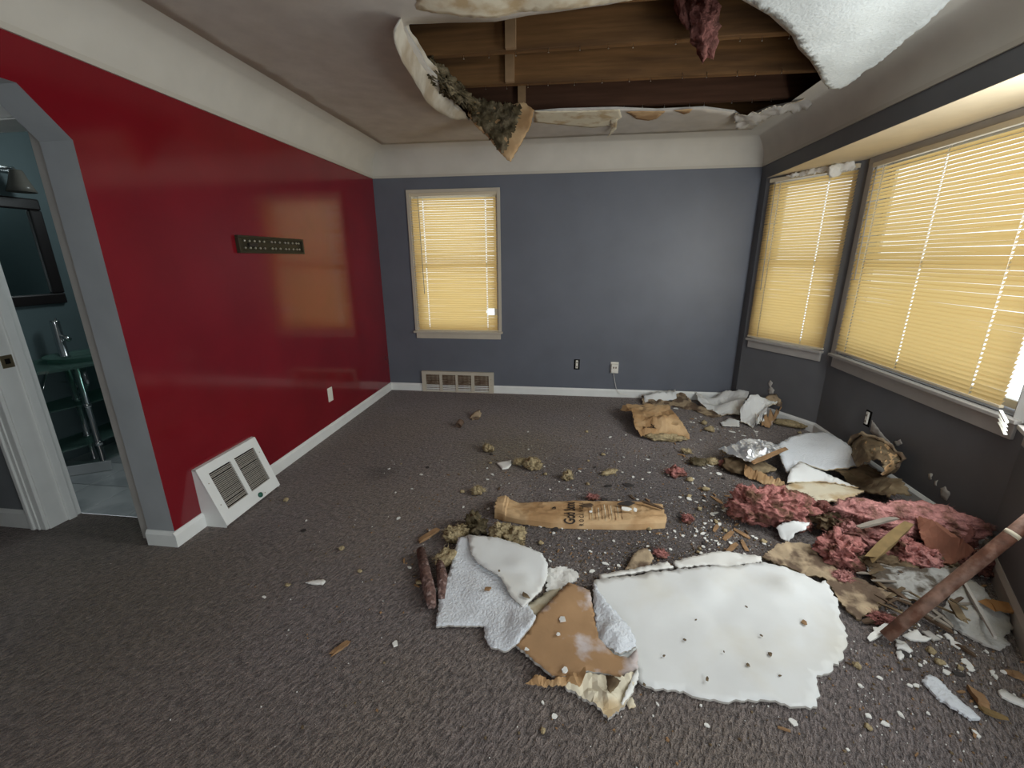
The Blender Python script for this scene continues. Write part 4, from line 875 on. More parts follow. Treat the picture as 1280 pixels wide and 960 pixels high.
# --- flattened insulation wrapper with its print
wr = empty('insulation_wrapper', AZ(727, 655, 0)); tag(wr, 'flattened brown paper insulation wrapper printed with black lettering', 'wrapper')
front = [AZ(*p, .004) for p in ((619.5, 648), (629, 651), (651, 655), (688, 660), (737, 661.5), (795, 662.5), (833, 660))]
back = [AZ(*p, .030) for p in ((624, 624), (634, 621.5), (648, 626.5), (675, 627), (716, 623), (790, 625.5), (826, 629))]
def lerp_at(L, x):
    if x <= L[0].x: return L[0].y
    for a, b in zip(L, L[1:]):
        if x <= b.x: return a.y + (b.y - a.y) * (x - a.x) / max(b.x - a.x, 1e-6)
    return L[-1].y
XW0 = (front[0].x + back[0].x) / 2; XW1 = (front[-1].x + back[-1].x) / 2
def wrap_pt(s, t):
    xf = front[0].x + (front[-1].x - front[0].x) * s; xb = back[0].x + (back[-1].x - back[0].x) * s
    yf = lerp_at(front, xf); yb = lerp_at(back, xb)
    h = 0.046 + .008 * math.sin(s * 9) + (0.02 if s < .06 else 0) - 0.012 * math.exp(-((s - .15) / .06) ** 2)
    p = Vector((xf + (xb - xf) * t, yf + (yb - yf) * t, 0))
    u = abs(2 * t - 1)
    p.z = .005 + h * max(0, 1 - u ** 5) ** 0.5 * (1.05 - .25 * t) - .010 * abs(noise.noise(Vector((p.x * 11 + p.y * 9, p.y * 14 - p.x * 5, 7)))) * (1 - u ** 6) + .006 * noise.fractal(Vector((p.x * 14, p.y * 22, 3)), 1, 2, 3) * (1 - u ** 4) + (.010 * math.sin(t * 3.0) if s < .05 else 0)
    return p
NS, NT = 120, 30; V = []; F = []
for i in range(NS + 1):
    s = i / NS; ex = rnd.uniform(-.004, .004) if i in (0, NS) else 0
    for j in range(NT + 1):
        p = wrap_pt(s, j / NT); p.x += ex + (rnd.uniform(-.006, .006) if i in (0, NS) else 0); V.append(p)
nb = len(V)
for i in range(NS + 1):
    for j in range(NT + 1): p = V[i * (NT + 1) + j]; V.append(Vector((p.x, p.y, .002 + (p.z - .002) * (.12 if 0 < i < NS else .35))))
for i in range(NS):
    for j in range(NT):
        q = (i * (NT + 1) + j, (i + 1) * (NT + 1) + j, (i + 1) * (NT + 1) + j + 1, i * (NT + 1) + j + 1); F.append(q); F.append(tuple(a + nb for a in q[::-1]))
for i in range(NS): 
    for j in (0, NT): a, b = i * (NT + 1) + j, (i + 1) * (NT + 1) + j; F.append((a, b, b + nb, a + nb) if j else (b, a, a + nb, b + nb))
for j in range(NT):
    for i in (0, NS): a, b = i * (NT + 1) + j, i * (NT + 1) + j + 1; F.append((a, b, b + nb, a + nb) if i == 0 else (b, a, a + nb, b + nb))
body = mk('body', V, F, M_KRAFT, wr, False)
def near_s(px): # share of the wrapper's length at a picture column, on its top
    x = AZ(px, 643, .06).x; return (x - XW0) / (XW1 - XW0)
_ARC = []
def _build_arc():
    L = [0.0]; pr = wrap_pt(.42, 0)
    for i in range(1, 101):
        q = wrap_pt(.42, i / 100); L.append(L[-1] + (q - pr).length); pr = q
    _ARC.extend(v / L[-1] for v in L)
_build_arc()
def arc_t(a):
    for i in range(100):
        if _ARC[i + 1] >= a: return (i + (a - _ARC[i]) / max(_ARC[i + 1] - _ARC[i], 1e-9)) / 100
    return 1.0
def print_text(name, txt, s_base, t0, t1, height_s, bold=0.0, spacing=1.0, shear=0.0):
    cu = bpy.data.curves.new(name, 'FONT'); cu.body = txt; cu.size = 1; cu.offset = bold; cu.space_character = spacing; cu.resolution_u = 3; cu.shear = shear
    ob = bpy.data.objects.new(name, cu); col.objects.link(ob)
    dg = bpy.context.evaluated_depsgraph_get(); me = bpy.data.meshes.new_from_object(ob.evaluated_get(dg)); bpy.data.objects.remove(ob)
    bm = bmesh.new(); bm.from_mesh(me); bmesh.ops.triangulate(bm, faces=bm.faces)
    bmesh.ops.subdivide_edges(bm, edges=[e for e in bm.edges if e.calc_length() > .25], cuts=3); bmesh.ops.triangulate(bm, faces=bm.faces)
    xs = [v.co.x for v in bm.verts]; w = max(xs)
    V = []; 
    bm.verts.ensure_lookup_table()
    for v in bm.verts:
        p = wrap_pt(s_base - v.co.y * height_s, arc_t(t0 + (t1 - t0) * v.co.x / w)); p.y -= .002; p.z += .0035; V.append(p)
    F = [tuple(v.index for v in f.verts) for f in bm.faces]; bm.free(); bpy.data.meshes.remove(me)
    return mk(name, V, F, M_INK, wr)
print_text('lettering', 'Gold Bond', near_s(719), .07, .80, .092, bold=.016, spacing=.98)
print_text('lettering', 'ROCK WOOL', near_s(730), .05, .78, .036, bold=.012, spacing=1.7)
for k_ in range(11):
    s_ = near_s(737 + k_ * 4.1); w_ = .0022; ta, tb = .10 + .05 * rnd.random(), .55 + .2 * rnd.random(); pts_ = []
    for q in range(13):
        t = ta + (tb - ta) * q / 12
        for e in (-w_, w_): p = wrap_pt(s_ + e, t); p.z += .0018; pts_.append(p)
    mk('printed_line', pts_, [(2 * q, 2 * q + 1, 2 * q + 3, 2 * q + 2) for q in range(12)], M_CREAM if k_ % 2 else M_SPLINT, wr)
print_text('lettering', '3', near_s(694), .50, .62, .028, bold=.03)

# --- pile by the back wall
cb = empty('torn_wrapper_flap', AZ(825, 545, 0)); tag(cb, 'crumpled brown paper wrapper piece lying alone on carpet near the back wall', 'wrapper')
fsheet('paper', None, None, [(775.5, 510.5, .10), (783.7, 505, .10), (807, 505.5, .10), (835.5, 508, .12), (846, 519, .11), (862, 541, .05), (862, 548, .012), (833, 550, .012), (801, 546, .02), (794, 535, .07), (792, 523, .10), (790, 517, .11)], M_KRAFT, th=.006, res=.03, jag=.006, bump=.012, bfreq=7, crease=.07, cfreq=7, smooth=False, parent=cb, seed=60, inner=[(820, 520, .14), (842, 530, .08), (812, 535, .09), (833, 520, .15)])
from mathutils.bvhtree import BVHTree
_pm = [o for o in cb.children if o.name.startswith('paper')][0]; _o = ORG[_pm]
_bvh = BVHTree.FromPolygons([v.co + _o for v in _pm.data.vertices], [tuple(p.vertices) for p in _pm.data.polygons])
_cu = bpy.data.curves.new('lettering', 'FONT'); _cu.body = 'Rock'; _cu.size = 1; _cu.offset = .02; _cu.resolution_u = 2
_ob = bpy.data.objects.new('lettering', _cu); col.objects.link(_ob); _me = bpy.data.meshes.new_from_object(_ob.evaluated_get(bpy.context.evaluated_depsgraph_get())); bpy.data.objects.remove(_ob)
_w = max(v.co.x for v in _me.vertices); _a = AZ(807, 527.5, .13); _b = AZ(821, 527.0, .13); _up = Vector((-.25, 1, 0)).normalized(); _vv = []
for v in _me.vertices:
    q = _a.lerp(_b, v.co.x / _w) + _up * v.co.y * .075; h = _bvh.ray_cast(Vector((q.x, q.y, 1)), Vector((0, 0, -1)))
    _vv.append(Vector((q.x, q.y, (h[0].z if h[0] else .13) + .003)))
mk('lettering', _vv, [tuple(p.vertices) for p in _me.polygons], M_INK, cb); bpy.data.meshes.remove(_me)
lump('wool_edge', AZ(832, 547, .03), (.17, .035, .032), M_WOOL, seed=61, sub=4, amp=.5, freq=2.2, parent=cb, aniso=(3, 1, 1))
lump('wool_edge', AZ(800, 512, .06), (.10, .05, .035), M_DKBROWN, seed=62, sub=3, amp=.5, freq=2.2, parent=cb)
tag(fsheet('wall_paper_scrap', None, None, [(806, 503, .02), (804, 494, .07), (822, 490, .11), (844, 487.5, .12), (846, 499, .04), (828, 502, .02)], M_PAPER, th=.005, res=.03, jag=.004, bump=.006, seed=63), 'flat white board scrap leaning on the back baseboard above the brown wrapper', 'plasterboard')
tag(fsheet('board_strip', None, None, [(803, 505, .01), (802, 493, .05), (815, 500, .03), (840, 503, .02), (848, 489, .08), (856, 493, .06), (866, 504, .03), (888, 512, .02), (902, 521, .01), (890, 522), (866, 513), (842, 508), (822, 507)], M_TANTORN, th=.008, res=.025, jag=.010, bump=.012, crease=.03, cfreq=9, smooth=False, seed=64), 'tattered brown board strip trailing along the back wall', 'plasterboard')
tag(fsheet('crumpled_sheet', None, None, [(870, 491, .08), (880, 497, .06), (896, 497, .05), (908, 491, .12), (924, 487.5, .17), (938, 490, .16), (930, 503, .12), (924, 519, .03), (903, 520, .012), (886, 513, .02), (872, 502, .05)], M_PAPER, th=.006, res=.024, jag=.006, bump=.010, bfreq=6, crease=.045, cfreq=6, smooth=False, seed=65, rim=M_TANTORN, inner=[(905, 503, .05), (921, 500, .13), (893, 507, .02)]), 'crumpled white board sheet with a raised ridge in the back corner', 'plasterboard')
cr = empty('crumpled_board', AZ(950, 530, 0)); tag(cr, 'boxy crumpled white and brown board pieced up in the far right corner', 'plasterboard')
fsheet('white_skin', None, None, [(925, 527, .02), (925, 514, .10), (930, 505, .17), (938, 497, .22), (950, 497, .22), (962, 501, .20), (972, 503, .19), (956, 513, .17), (944, 518, .15), (948, 527, .08), (955, 531, .04), (945, 536, .012), (934, 531, .012)], M_PAPER, th=.006, res=.022, jag=.008, bump=.010, bfreq=9, crease=.06, cfreq=8, smooth=False, parent=cr, seed=66, rim=M_CREAM)
fsheet('brown_side', None, None, [(946, 518, .13), (957, 514, .15), (977, 509, .13), (970, 523, .05), (962, 535, .012), (952, 533, .012), (949, 526, .07)], M_BOARDB, th=.006, res=.025, jag=.005, bump=.006, parent=cr, seed=67)
fsheet('tan_flap', None, None, [(953, 500, .20), (960, 495, .23), (969, 493, .23), (978, 502, .20), (977, 509, .15), (966, 506, .18)], M_TANTORN, th=.006, res=.02, jag=.005, bump=.008, parent=cr, seed=68)
fsheet('low_scrap', None, None, [(900, 529, .008), (912, 523, .02), (924, 526, .03), (924, 534, .01), (903, 533, .006)], M_PAPER, th=.005, res=.02, jag=.005, bump=.008, parent=cr, seed=69)

# --- middle cluster by the bay wall
fo = empty('foil_faced_piece', AZ(940, 575, 0)); tag(fo, 'arched scrap of crinkled silver foil facing propped over a dark hollow', 'foil')
fsheet('foil', None, None, [(898, 561, .11), (911, 557, .13), (929, 550, .15), (950, 549.5, .15), (970, 555, .13), (978, 561, .12), (964, 571, .13), (949, 576, .12), (937, 578, .12), (921, 571, .12)], M_FOIL, th=.003, res=.018, jag=.006, bump=.016, bfreq=18, parent=fo, seed=70, inner=[(935, 560, .17), (955, 560, .165)], smooth=False)
lump('dark_wool', AZ(935, 583, .045), (.16, .10, .045), M_DKBROWN, seed=71, sub=4, amp=.5, freq=2, parent=fo)
tag(lump('insulation_tuft', AZ(903, 579, .02), (.035, .03, .025), M_PINK, seed=72, sub=3, amp=.5, freq=2), 'small red pink tuft peeking from beneath the silver foil', 'insulation')
tag(stick('wood_strip', AZ(941, 579, .14), AZ(983, 561, .15), .035, .010, M_SPLINT, seed=73), 'split brown wood strip lying across the silver foil', 'wood')
tag(fsheet('kraft_scrap', None, None, [(931, 584, .07), (940, 586, .08), (958, 592, .07), (980, 602, .05), (981, 608, .02), (966, 607, .012), (954, 604, .012), (940, 599, .015), (930, 595, .03)], M_KRAFT, th=.005, res=.02, jag=.004, bump=.006, bfreq=14, crease=.035, cfreq=13, smooth=False, seed=74, inner=[(955, 598, .06)]), 'creased kraft paper scrap just below the silver foil', 'paper')
tag(fsheet('torn_ceiling_sheet', None, None, [(972, 556, .10), (988, 547, .11), (1007, 543, .11), (1030, 541, .12), (1052, 551, .14), (1070, 565, .15), (1088, 578, .14), (1058, 586, .10), (1031, 588, .08), (1012, 583, .09), (999, 578, .09), (994, 586, .07), (984, 592, .05), (978, 580, .08), (974, 568, .10)], M_TEXW, th=.008, res=.028, jag=.004, bump=.008, bfreq=6, seed=75, rim=M_CREAM), 'white pebbled ceiling sheet resting beside the silver foil near the bay', 'plasterboard')
tag(fsheet('torn_ceiling_sheet', None, None, [(999, 578, .115), (1015, 586, .115), (1031, 592, .11), (1052, 601, .10), (1073, 610, .09), (1058, 608, .08), (1027, 602, .07), (1005, 603, .06), (984, 604, .05), (985, 596, .075), (988, 588, .09)], M_PAPER, th=.007, res=.025, jag=.004, bump=.006, seed=76, rim=M_CREAM), 'narrow smooth white sheet lapping below the pebbled one by the foil', 'plasterboard')
tag(fsheet('cream_board', None, None, [(976, 611, .03), (992, 603, .05), (1027, 603, .06), (1056, 608, .07), (1080, 615, .08), (1066, 622, .07), (1046, 628, .06), (1015, 629, .05), (992, 618, .04)], M_CREAM, th=.008, res=.025, jag=.006, bump=.010, seed=77, rim=M_TANTORN), 'cream stained board sheet just behind the pink insulation roll', 'plasterboard')
tag(fsheet('brown_paper_sheet', None, None, [(1040, 590, .06), (1058, 588, .08), (1085, 583, .12), (1105, 592, .12), (1126, 606, .12), (1140, 618, .12), (1112, 622, .10), (1085, 616, .07), (1068, 606, .05)], M_DKBROWN, th=.008, res=.028, jag=.010, bump=.02, bfreq=9, crease=.05, cfreq=9, smooth=False, seed=78), 'damp olive brown paper crumpled under the bay window', 'paper')
bk = empty('curled_board', AZ(1097, 590, 0)); tag(bk, 'curled brown board with ragged tan rim leaning under the bay outlet', 'plasterboard')
cI = [(1060, 560), (1066, 549), (1078, 542), (1093, 546), (1105, 552), (1117, 562), (1126, 573), (1120, 584), (1106, 593)]; cO = [(1072, 585), (1078, 580), (1085, 576), (1090, 574), (1096, 574), (1101, 577), (1104, 582), (1104, 588), (1102, 593)]
rows = []
for s in range(6):
    t = s / 5; rows.append([AX(a + (c - a) * t, b + (d - b) * t, 2.085 - .26 * math.sin(t * 1.5)) for (a, b), (c, d) in zip(dens(cI), dens(cO))])
loft('bowl', rows, M_DKBROWN, .008, Vector((.6, 0, -.4)), bk, 79, [M_DKBROWN, M_KRAFT, M_TANTORN], jag=.008)
rim_ = [AX(x_, y_, 2.06) for x_, y_ in dens([(1060, 560), (1066, 548), (1078, 541), (1093, 546), (1105, 552), (1117, 562), (1127, 573), (1120, 584), (1106, 594)])]
mktube('torn_rim', [p + Vector((rnd.uniform(-.01, .01), rnd.uniform(-.01, .01), rnd.uniform(-.012, .012))) for p in rim_], [rnd.uniform(.006, .020) for _ in rim_], M_TANTORN, bk, seg=7)

# --- pink insulation
tag(lump('insulation_roll', AZ(966, 635, .09), (.235, .120, .115), M_PINK, seed=81, sub=6, amp=.42, freq=1.7, rot=-.05, aniso=(1, 1.6, 1.6), fine=.15, fibres=2500), 'plump rolled wad of pink insulation at the left end of the heap', 'insulation')
tag(lump('insulation_roll', AZ(1136, 650, .15), (.33, .10, .085), M_PINKL, seed=82, sub=5, amp=.40, freq=1.9, rot=-.15, aniso=(2.4, 1.2, 1.2), fine=.14, fibres=2500), 'long pale pink insulation batt stretched along the base of the bay wall', 'insulation')
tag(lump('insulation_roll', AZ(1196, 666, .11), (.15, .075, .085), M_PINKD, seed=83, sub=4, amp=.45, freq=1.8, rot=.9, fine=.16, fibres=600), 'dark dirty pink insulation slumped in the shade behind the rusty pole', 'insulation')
wads = [((1040, 652, .08), (.10, .06, .05), M_DKBROWN, 'brown crushed fibre wad just right of the plump pink roll'), ((1052, 690, .06), (.10, .085, .075), M_PINK, 'bright pink torn insulation curl dropping toward the big white sheet'),
        ((1090, 672, .08), (.15, .07, .055), M_PINKL, 'frayed pale pink insulation in the middle of the heap'), ((1075, 655, .10), (.16, .055, .04), M_PINKD, 'flattened dirty pink layer under the long grey splinter'),
        ((1135, 690, .07), (.10, .08, .06), M_PINK, 'pink insulation tuft beside the slanting wood splinter'), ((1152, 700, .05), (.08, .07, .06), M_PINKL, 'small pale pink tuft hanging below the kraft facing'),
        ((1055, 722, .02), (.05, .035, .025), M_PINKL, 'little pink shred at the edge of the tan torn board'), ((1105, 775, .02), (.04, .03, .02), M_PINK, 'pink shred beside the foot of the rusty pole'),
        ((1030, 640, .10), (.07, .05, .05), M_PINKD, 'dull pink fringe hanging over the cream board'), ((1172, 690, .04), (.15, .09, .05), M_DKBROWN, 'dark wet fibre mass underneath the kraft facing'),
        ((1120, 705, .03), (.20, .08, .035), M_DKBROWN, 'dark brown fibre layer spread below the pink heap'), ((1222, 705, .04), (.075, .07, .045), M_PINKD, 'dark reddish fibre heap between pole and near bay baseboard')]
for i, (p, r_, M_, lb) in enumerate(wads): tag(lump('insulation_wad', AZ(*p), r_, M_, seed=90 + i, sub=5, amp=.72, freq=2.1, rot=rnd.uniform(-.6, .6), aniso=(1.8, 1, 1), fine=.28, fibres=700), lb, 'insulation')
tag(fsheet('kraft_facing', None, None, [(1143, 646, .20), (1165, 650, .22), (1185, 661, .20), (1204, 674, .18), (1223, 689, .14), (1205, 700, .08), (1188, 706, .05), (1172, 703, .06), (1160, 690, .10), (1150, 668, .16)], mat('reddish_kraft', (0.25, 0.105, 0.065), rough=.85, vary=.2, vscale=9, bump=.4, bscale=25), th=.006, res=.022, jag=.006, bump=.008, bfreq=9, crease=.05, cfreq=8, smooth=False, seed=110), 'reddish brown kraft facing slab slanting down behind the pole', 'paper')
tag(fsheet('torn_scrap', None, None, [(970, 661, .05), (978, 654, .08), (992, 651.5, .10), (1012, 654, .10), (1006, 663, .08), (994, 666, .06), (986, 678, .015), (976, 674, .015)], M_PAPER, th=.004, res=.015, jag=.004, bump=.008, seed=111, inner=[(985, 664, .09)]), 'curled white paper scrap under the front of the plump pink roll', 'paper')
tag(stick('wood_splinter', AZ(1087, 699, .10), AZ(1136, 655, .20), .045, .016, mat('yellowed_wood', (.24, .165, .07), rough=.85, vary=.25, vscale=15), seed=112), 'yellowish wood splinter slanting out of the pink heap', 'wood')
tag(stick('wood_splinter', AZ(1072, 660, .19), AZ(1122, 648, .21), .025, .012, M_GREYSTUD, seed=113, taper=.6), 'long grey splinter across the top of the pink heap', 'wood')
tag(fsheet('tan_board', None, None, [(952, 699, .02), (968, 685, .02), (985, 679, .03), (1012, 684, .03), (1032, 702, .025), (1052, 716, .02), (1076, 726, .02), (1096, 736, .03), (1117, 747, .03), (1101, 760, .012), (1086, 771, .006), (1070, 776, .004), (1052, 758, .012), (1043, 742, .018), (1031, 727, .012), (1005, 718, .010), (978, 708, .012)], M_TANTORN, th=.008, res=.025, jag=.008, bump=.008, bfreq=9, crease=.02, cfreq=10, smooth=False, seed=114, rim=M_DKBROWN), 'tan delaminated board between the big white sheet and the pink heap', 'plasterboard')
tag(fsheet('dirty_plaster', None, None, [(1082, 706, .03), (1108, 702, .04), (1150, 713, .06), (1196, 711, .08), (1214, 722, .07), (1185, 742, .04), (1165, 752, .03), (1146, 757, .02), (1124, 745, .03), (1100, 733, .02), (1084, 720, .02)], M_DIRTY, th=.009, res=.024, jag=.008, bump=.008, crease=.02, cfreq=10, smooth=False, seed=115, rim=M_DKBROWN), 'dirty mottled plaster sheet behind the middle of the rusty pole', 'plasterboard')
tag(fsheet('grey_plaster', None, None, [(1177, 768, .012), (1184, 750, .03), (1192, 741, .05), (1213, 726, .06), (1230, 737, .06), (1239, 755, .05), (1260, 768, .03), (1266, 788, .012), (1253, 798, .010), (1262, 808, .006), (1249, 815, .006), (1233, 809, .006), (1212, 798, .006), (1192, 787, .006)], M_GREYPL, th=.009, res=.022, jag=.005, bump=.006, seed=116, rim=M_GYPS, inner=[(1225, 770, .045)]), 'grey pebbled plaster sheet lying in front of the rusty pole', 'plasterboard')
# dark strips of lath lying between
for i, (a, b, w_, M_, lb) in enumerate([((1150, 768, .02), (1192, 792, .012), .022, M_SPLINTD, 'dark lath splinter along the lower edge of the grey plaster sheet'), ((1163, 762, .03), (1190, 784, .02), .018, M_GREYSTUD, 'pale lath splinter just under the rusty pole'),
        ((1190, 755, .06), (1204, 777, .055), .030, M_DKBROWN, 'short dark bark strip lying on the grey plaster sheet'), ((1205, 730, .07), (1243, 797, .05), .012, M_GYPS, 'thin curved rib lying along the grey plaster sheet'),
        ((1080, 778, .01), (1120, 770, .02), .022, M_SPLINTD, 'dark stick behind the foot of the rusty pole'), ((1086, 801, .008), (1118, 776, .02), .022, M_CHIP, 'white painted sliver beside the foot of the rusty pole'),
        ((1195, 806, .006), (1218, 821, .006), .012, M_SPLINTD, 'thin dark sliver on the carpet before the grey plaster sheet'), ((1238, 758, .06), (1262, 760, .05), .06, mat('orange_wood', (.33, .17, .06), rough=.8, vary=.2), 'orange wood chunk near the bay baseboard'),
        ((1262, 842, .006), (1280, 848, .006), .03, M_SPLINT, 'brown wood offcut on the carpet near the baseboard end'), ((1110, 735, .05), (1135, 752, .04), .02, M_SPLINTD, 'dark splinter on the dirty mottled plaster'), ((1090, 724, .04), (1112, 742, .035), .016, M_DKBROWN, 'brown sliver on the left of the dirty plaster')]):
    tag(stick('lath_splinter', AZ(*a), AZ(*b), w_, .010, M_, seed=120 + i), lb, 'wood')

# --- rusty pole leaning against the near bay wall
pl = empty('rusty_pole', AZ(1107, 800, 0)); tag(pl, 'rust brown pole leaning from the carpet toward the near bay wall', 'pole')
p0 = AZ(1107, 796, .025); p1 = AX(1265, 668, 1.62); dp_ = (p1 - p0).normalized(); p2 = p0 + dp_ * ((nC.dot(BC + nC * .05 - p0)) / nC.dot(dp_))
mktube('shaft', [p0, p0.lerp(p2, .3), p0.lerp(p2, .6), p2], .0225, M_RUSTPOLE, pl, seg=18)
mktube('tape_band', [p0 + dp_ * ((p1 - p0).length - .008), p0 + dp_ * ((p1 - p0).length + .008)], .0232, M_CREAM, pl, seg=18)

# --- mauve charred sticks left of the pebbled sheet, and the wool around them
tag(mktube('charred_stick', [AZ(526, 688, .03), AZ(531, 712, .032), AZ(537, 740, .03), AZ(540, 758, .026)], [.022, .026, .028, .018], M_BARK, None, seg=10), 'rough mauve brown stick on the carpet left of the pebbled sheet', 'wood')
tag(mktube('charred_stick', [AZ(549, 700, .03), AZ(553, 722, .03), AZ(552, 748, .025)], [.018, .026, .014], M_BARK, None, seg=10), 'shorter mauve stick half hidden by the pebbled sheet', 'wood')
tag(stick('wood_splinter', AZ(524, 678, .008), AZ(549, 662, .02), .03, .014, M_SPLINT, seed=130), 'broken wood chip with white paint behind the mauve sticks', 'wood')
wools = [((566, 668, .03), (.055, .05, .032), 'crumbly tan wool behind the pebbled white sheet'), ((594, 655, .04), (.075, .055, .05), 'dark flecked wool clump left of the wrapper'), ((578, 663, .025), (.06, .035, .028), 'narrow wool clump joining the two behind the pebbled sheet'),
         ((625, 668, .035), (.055, .05, .055), 'pale wool ball in front of the wrapper end'), ((645, 671, .035), (.065, .055, .05), 'larger pale wool ball touching the wrapper end'), ((598, 613, .022), (.045, .035, .026), 'tan wool piece behind the wrapper end'),
         ((666, 580, .035), (.062, .055, .042), 'fluffy cream wool chunk in the middle of the carpet'), ((650, 577, .025), (.05, .028, .024), 'brownish wool roll beside the fluffy cream chunk'), ((610, 560, .028), (.055, .035, .030), 'small tan wool chunk nearer the back window'),
         ((710, 595, .028), (.036, .032, .036), 'round tan wool nub behind the wrapper print'), ((558, 697, .03), (.05, .06, .035), 'wool tuft between the mauve sticks and pebbled sheet'), ((762, 590, .015), (.07, .03, .014), 'flat grey tan wool scrap behind the wrapper'),
         ((858, 564, .02), (.035, .03, .022), 'tan wool nub near the foil scrap'), ((872, 577, .03), (.06, .035, .03), 'dark grey wool clump left of the foil scrap'), ((890, 577, .025), (.045, .03, .026), 'pale grey wool clump touching the foil hollow'),
         ((1010, 520, .04), (.10, .08, .04), 'brown wool rubble along the far bay baseboard'), ((990, 530, .03), (.14, .05, .03), 'tan wool crumbs before the far bay baseboard')]
for i, (p, r_, lb) in enumerate(wools): tag(lump('wool_clump', AZ(*p), r_, M_WOOL if i not in (1, 13, 15) else M_OLIVE, seed=140 + i, sub=4 if i < 10 else 3, amp=.6, freq=2.0, rot=rnd.uniform(-1, 1), fine=.28, fibres=220), lb, 'insulation')
for i, (p, r_, lb) in enumerate([((845, 590, .03), (.06, .045, .036), 'pink tuft alone on the carpet left of the foil'), ((860, 649, .02), (.03, .026, .026), 'bright pink nub right of the wrapper end'), ((741, 621, .02), (.035, .02, .02), 'pale pink shred touching the far edge of the wrapper'),
        ((826, 692, .02), (.03, .025, .022), 'pink shred behind the left edge of the biggest sheet'), ((925, 608, .012), (.022, .018, .012), 'tiny pink shred near the plump roll')]):
    tag(lump('insulation_tuft', AZ(*p), r_, M_PINK, seed=170 + i, sub=4, amp=.65, freq=2.0, fine=.28, fibres=150), lb, 'insulation')
# little box and crust near the back wall
cu_ = empty('small_carton', AZ(577, 530, 0)); tag(cu_, 'tiny brown open carton tube on the carpet near the back register', 'carton')
V, F = tube([AZ(575, 531, .028) + Vector((-.01, -.02, 0)), AZ(575, 531, .03) + Vector((.004, .035, .02))], .030, 14, caps=False)
o_ = mk('wall', V, F, mat('dark_carton', (.15, .10, .07), rough=.9), cu_, True); md = o_.modifiers.new('thick', 'SOLIDIFY'); md.thickness = .003
tag(fsheet('wood_crust', None, None, [(587, 522, .01), (592, 517, .03), (599, 513, .05), (602, 518, .03), (599, 524, .006), (590, 525, .006)], M_TANTORN, th=.008, res=.02, jag=.006, bump=.01, seed=180), 'bent brown crust beside the tiny carton near the back register', 'wood')
# long textured flake, wood bits near the front right corner
tag(fsheet('plaster_flake', None, None, [(1151.7, 852), (1157, 847), (1163, 846), (1177, 855), (1190, 870), (1213, 888), (1225, 900), (1213, 902), (1190, 887), (1170, 873)], M_TEXW, th=.009, z=.005, res=.012, jag=.003, bump=.005, bfreq=25, seed=181), 'long white pebbled plaster flake on the carpet at front right', 'plaster')
tag(fsheet('plaster_flake', None, None, [(1247, 864), (1254, 863), (1270, 872), (1284, 879), (1284, 886), (1268, 880), (1252, 872)], M_CHIP, th=.007, z=.005, res=.014, jag=.003, seed=182), 'narrow smooth white flake at the very right of the carpet', 'plaster')
tag(stick('wood_splinter', AZ(1217, 865, .006), AZ(1232, 887, .01), .03, .016, M_SPLINT, seed=183), 'brown wood chunk beside the long pebbled flake', 'wood')
tag(stick('wood_splinter', AZ(1224, 887, .005), AZ(1255, 899, .006), .02, .010, mat('yellowed_wood', (.24, .165, .07)), seed=184), 'yellowish wood sliver touching the brown chunk at front right', 'wood')
tag(stick('wood_splinter', AZ(415, 818, .004), AZ(436, 803, .006), .022, .008, M_SPLINT, seed=185), 'lone tan wood splinter on the open carpet at front left', 'wood')
tag(fsheet('plaster_flake', None, None, [(382, 729), (388, 727), (404, 725), (407, 727), (404, 731), (390, 731)], M_CHIP, th=.006, z=.004, res=.012, jag=.002, seed=186), 'lone narrow white flake on the open carpet at left', 'plaster')
tag(fsheet('plaster_flake', None, None, [(620.5, 579), (639, 576), (639, 582), (635, 586), (628, 587)], M_CHIP, th=.008, z=.004, res=.02, jag=.001, bump=0, seed=187), 'white angular board chip in the middle of the carpet', 'plaster')
tag(fsheet('cardboard_scrap', None, None, [(781, 713, .01), (788, 700, .02), (797, 688, .03), (808, 685, .03), (817, 698, .02), (812, 708, .01), (798, 712, .01)], M_TANTORN, th=.006, res=.018, jag=.004, bump=.01, seed=188), 'tan wool backed scrap behind the left edge of the biggest sheet', 'paper')
for i, (pts_, M_, lb) in enumerate([([(1128, 795), (1146, 788), (1152, 796), (1166, 799), (1158, 803), (1138, 801)], M_CHIP, 'jagged white flake just right of the pole foot'), ([(1118, 800), (1130, 803), (1141, 815), (1136, 817), (1124, 810)], M_CHIP, 'white flake under the pole foot'),
        ([(1119, 806), (1131, 806), (1130, 812), (1121, 812)], M_CHIP, 'small square white flake near the pole foot'), ([(1120, 815), (1126, 814), (1130, 821), (1125, 826), (1121, 822)], M_CHIP, 'white flake nearest the camera below the pole foot'), ([(1152, 790), (1160, 789), (1176, 800), (1166, 802)], M_GYPS, 'grey flake to the right of the pole foot')]):
    tag(fsheet('plaster_flake', None, None, pts_, M_, th=.006, z=.005, res=.014, jag=.002, seed=190 + i), lb, 'plaster')

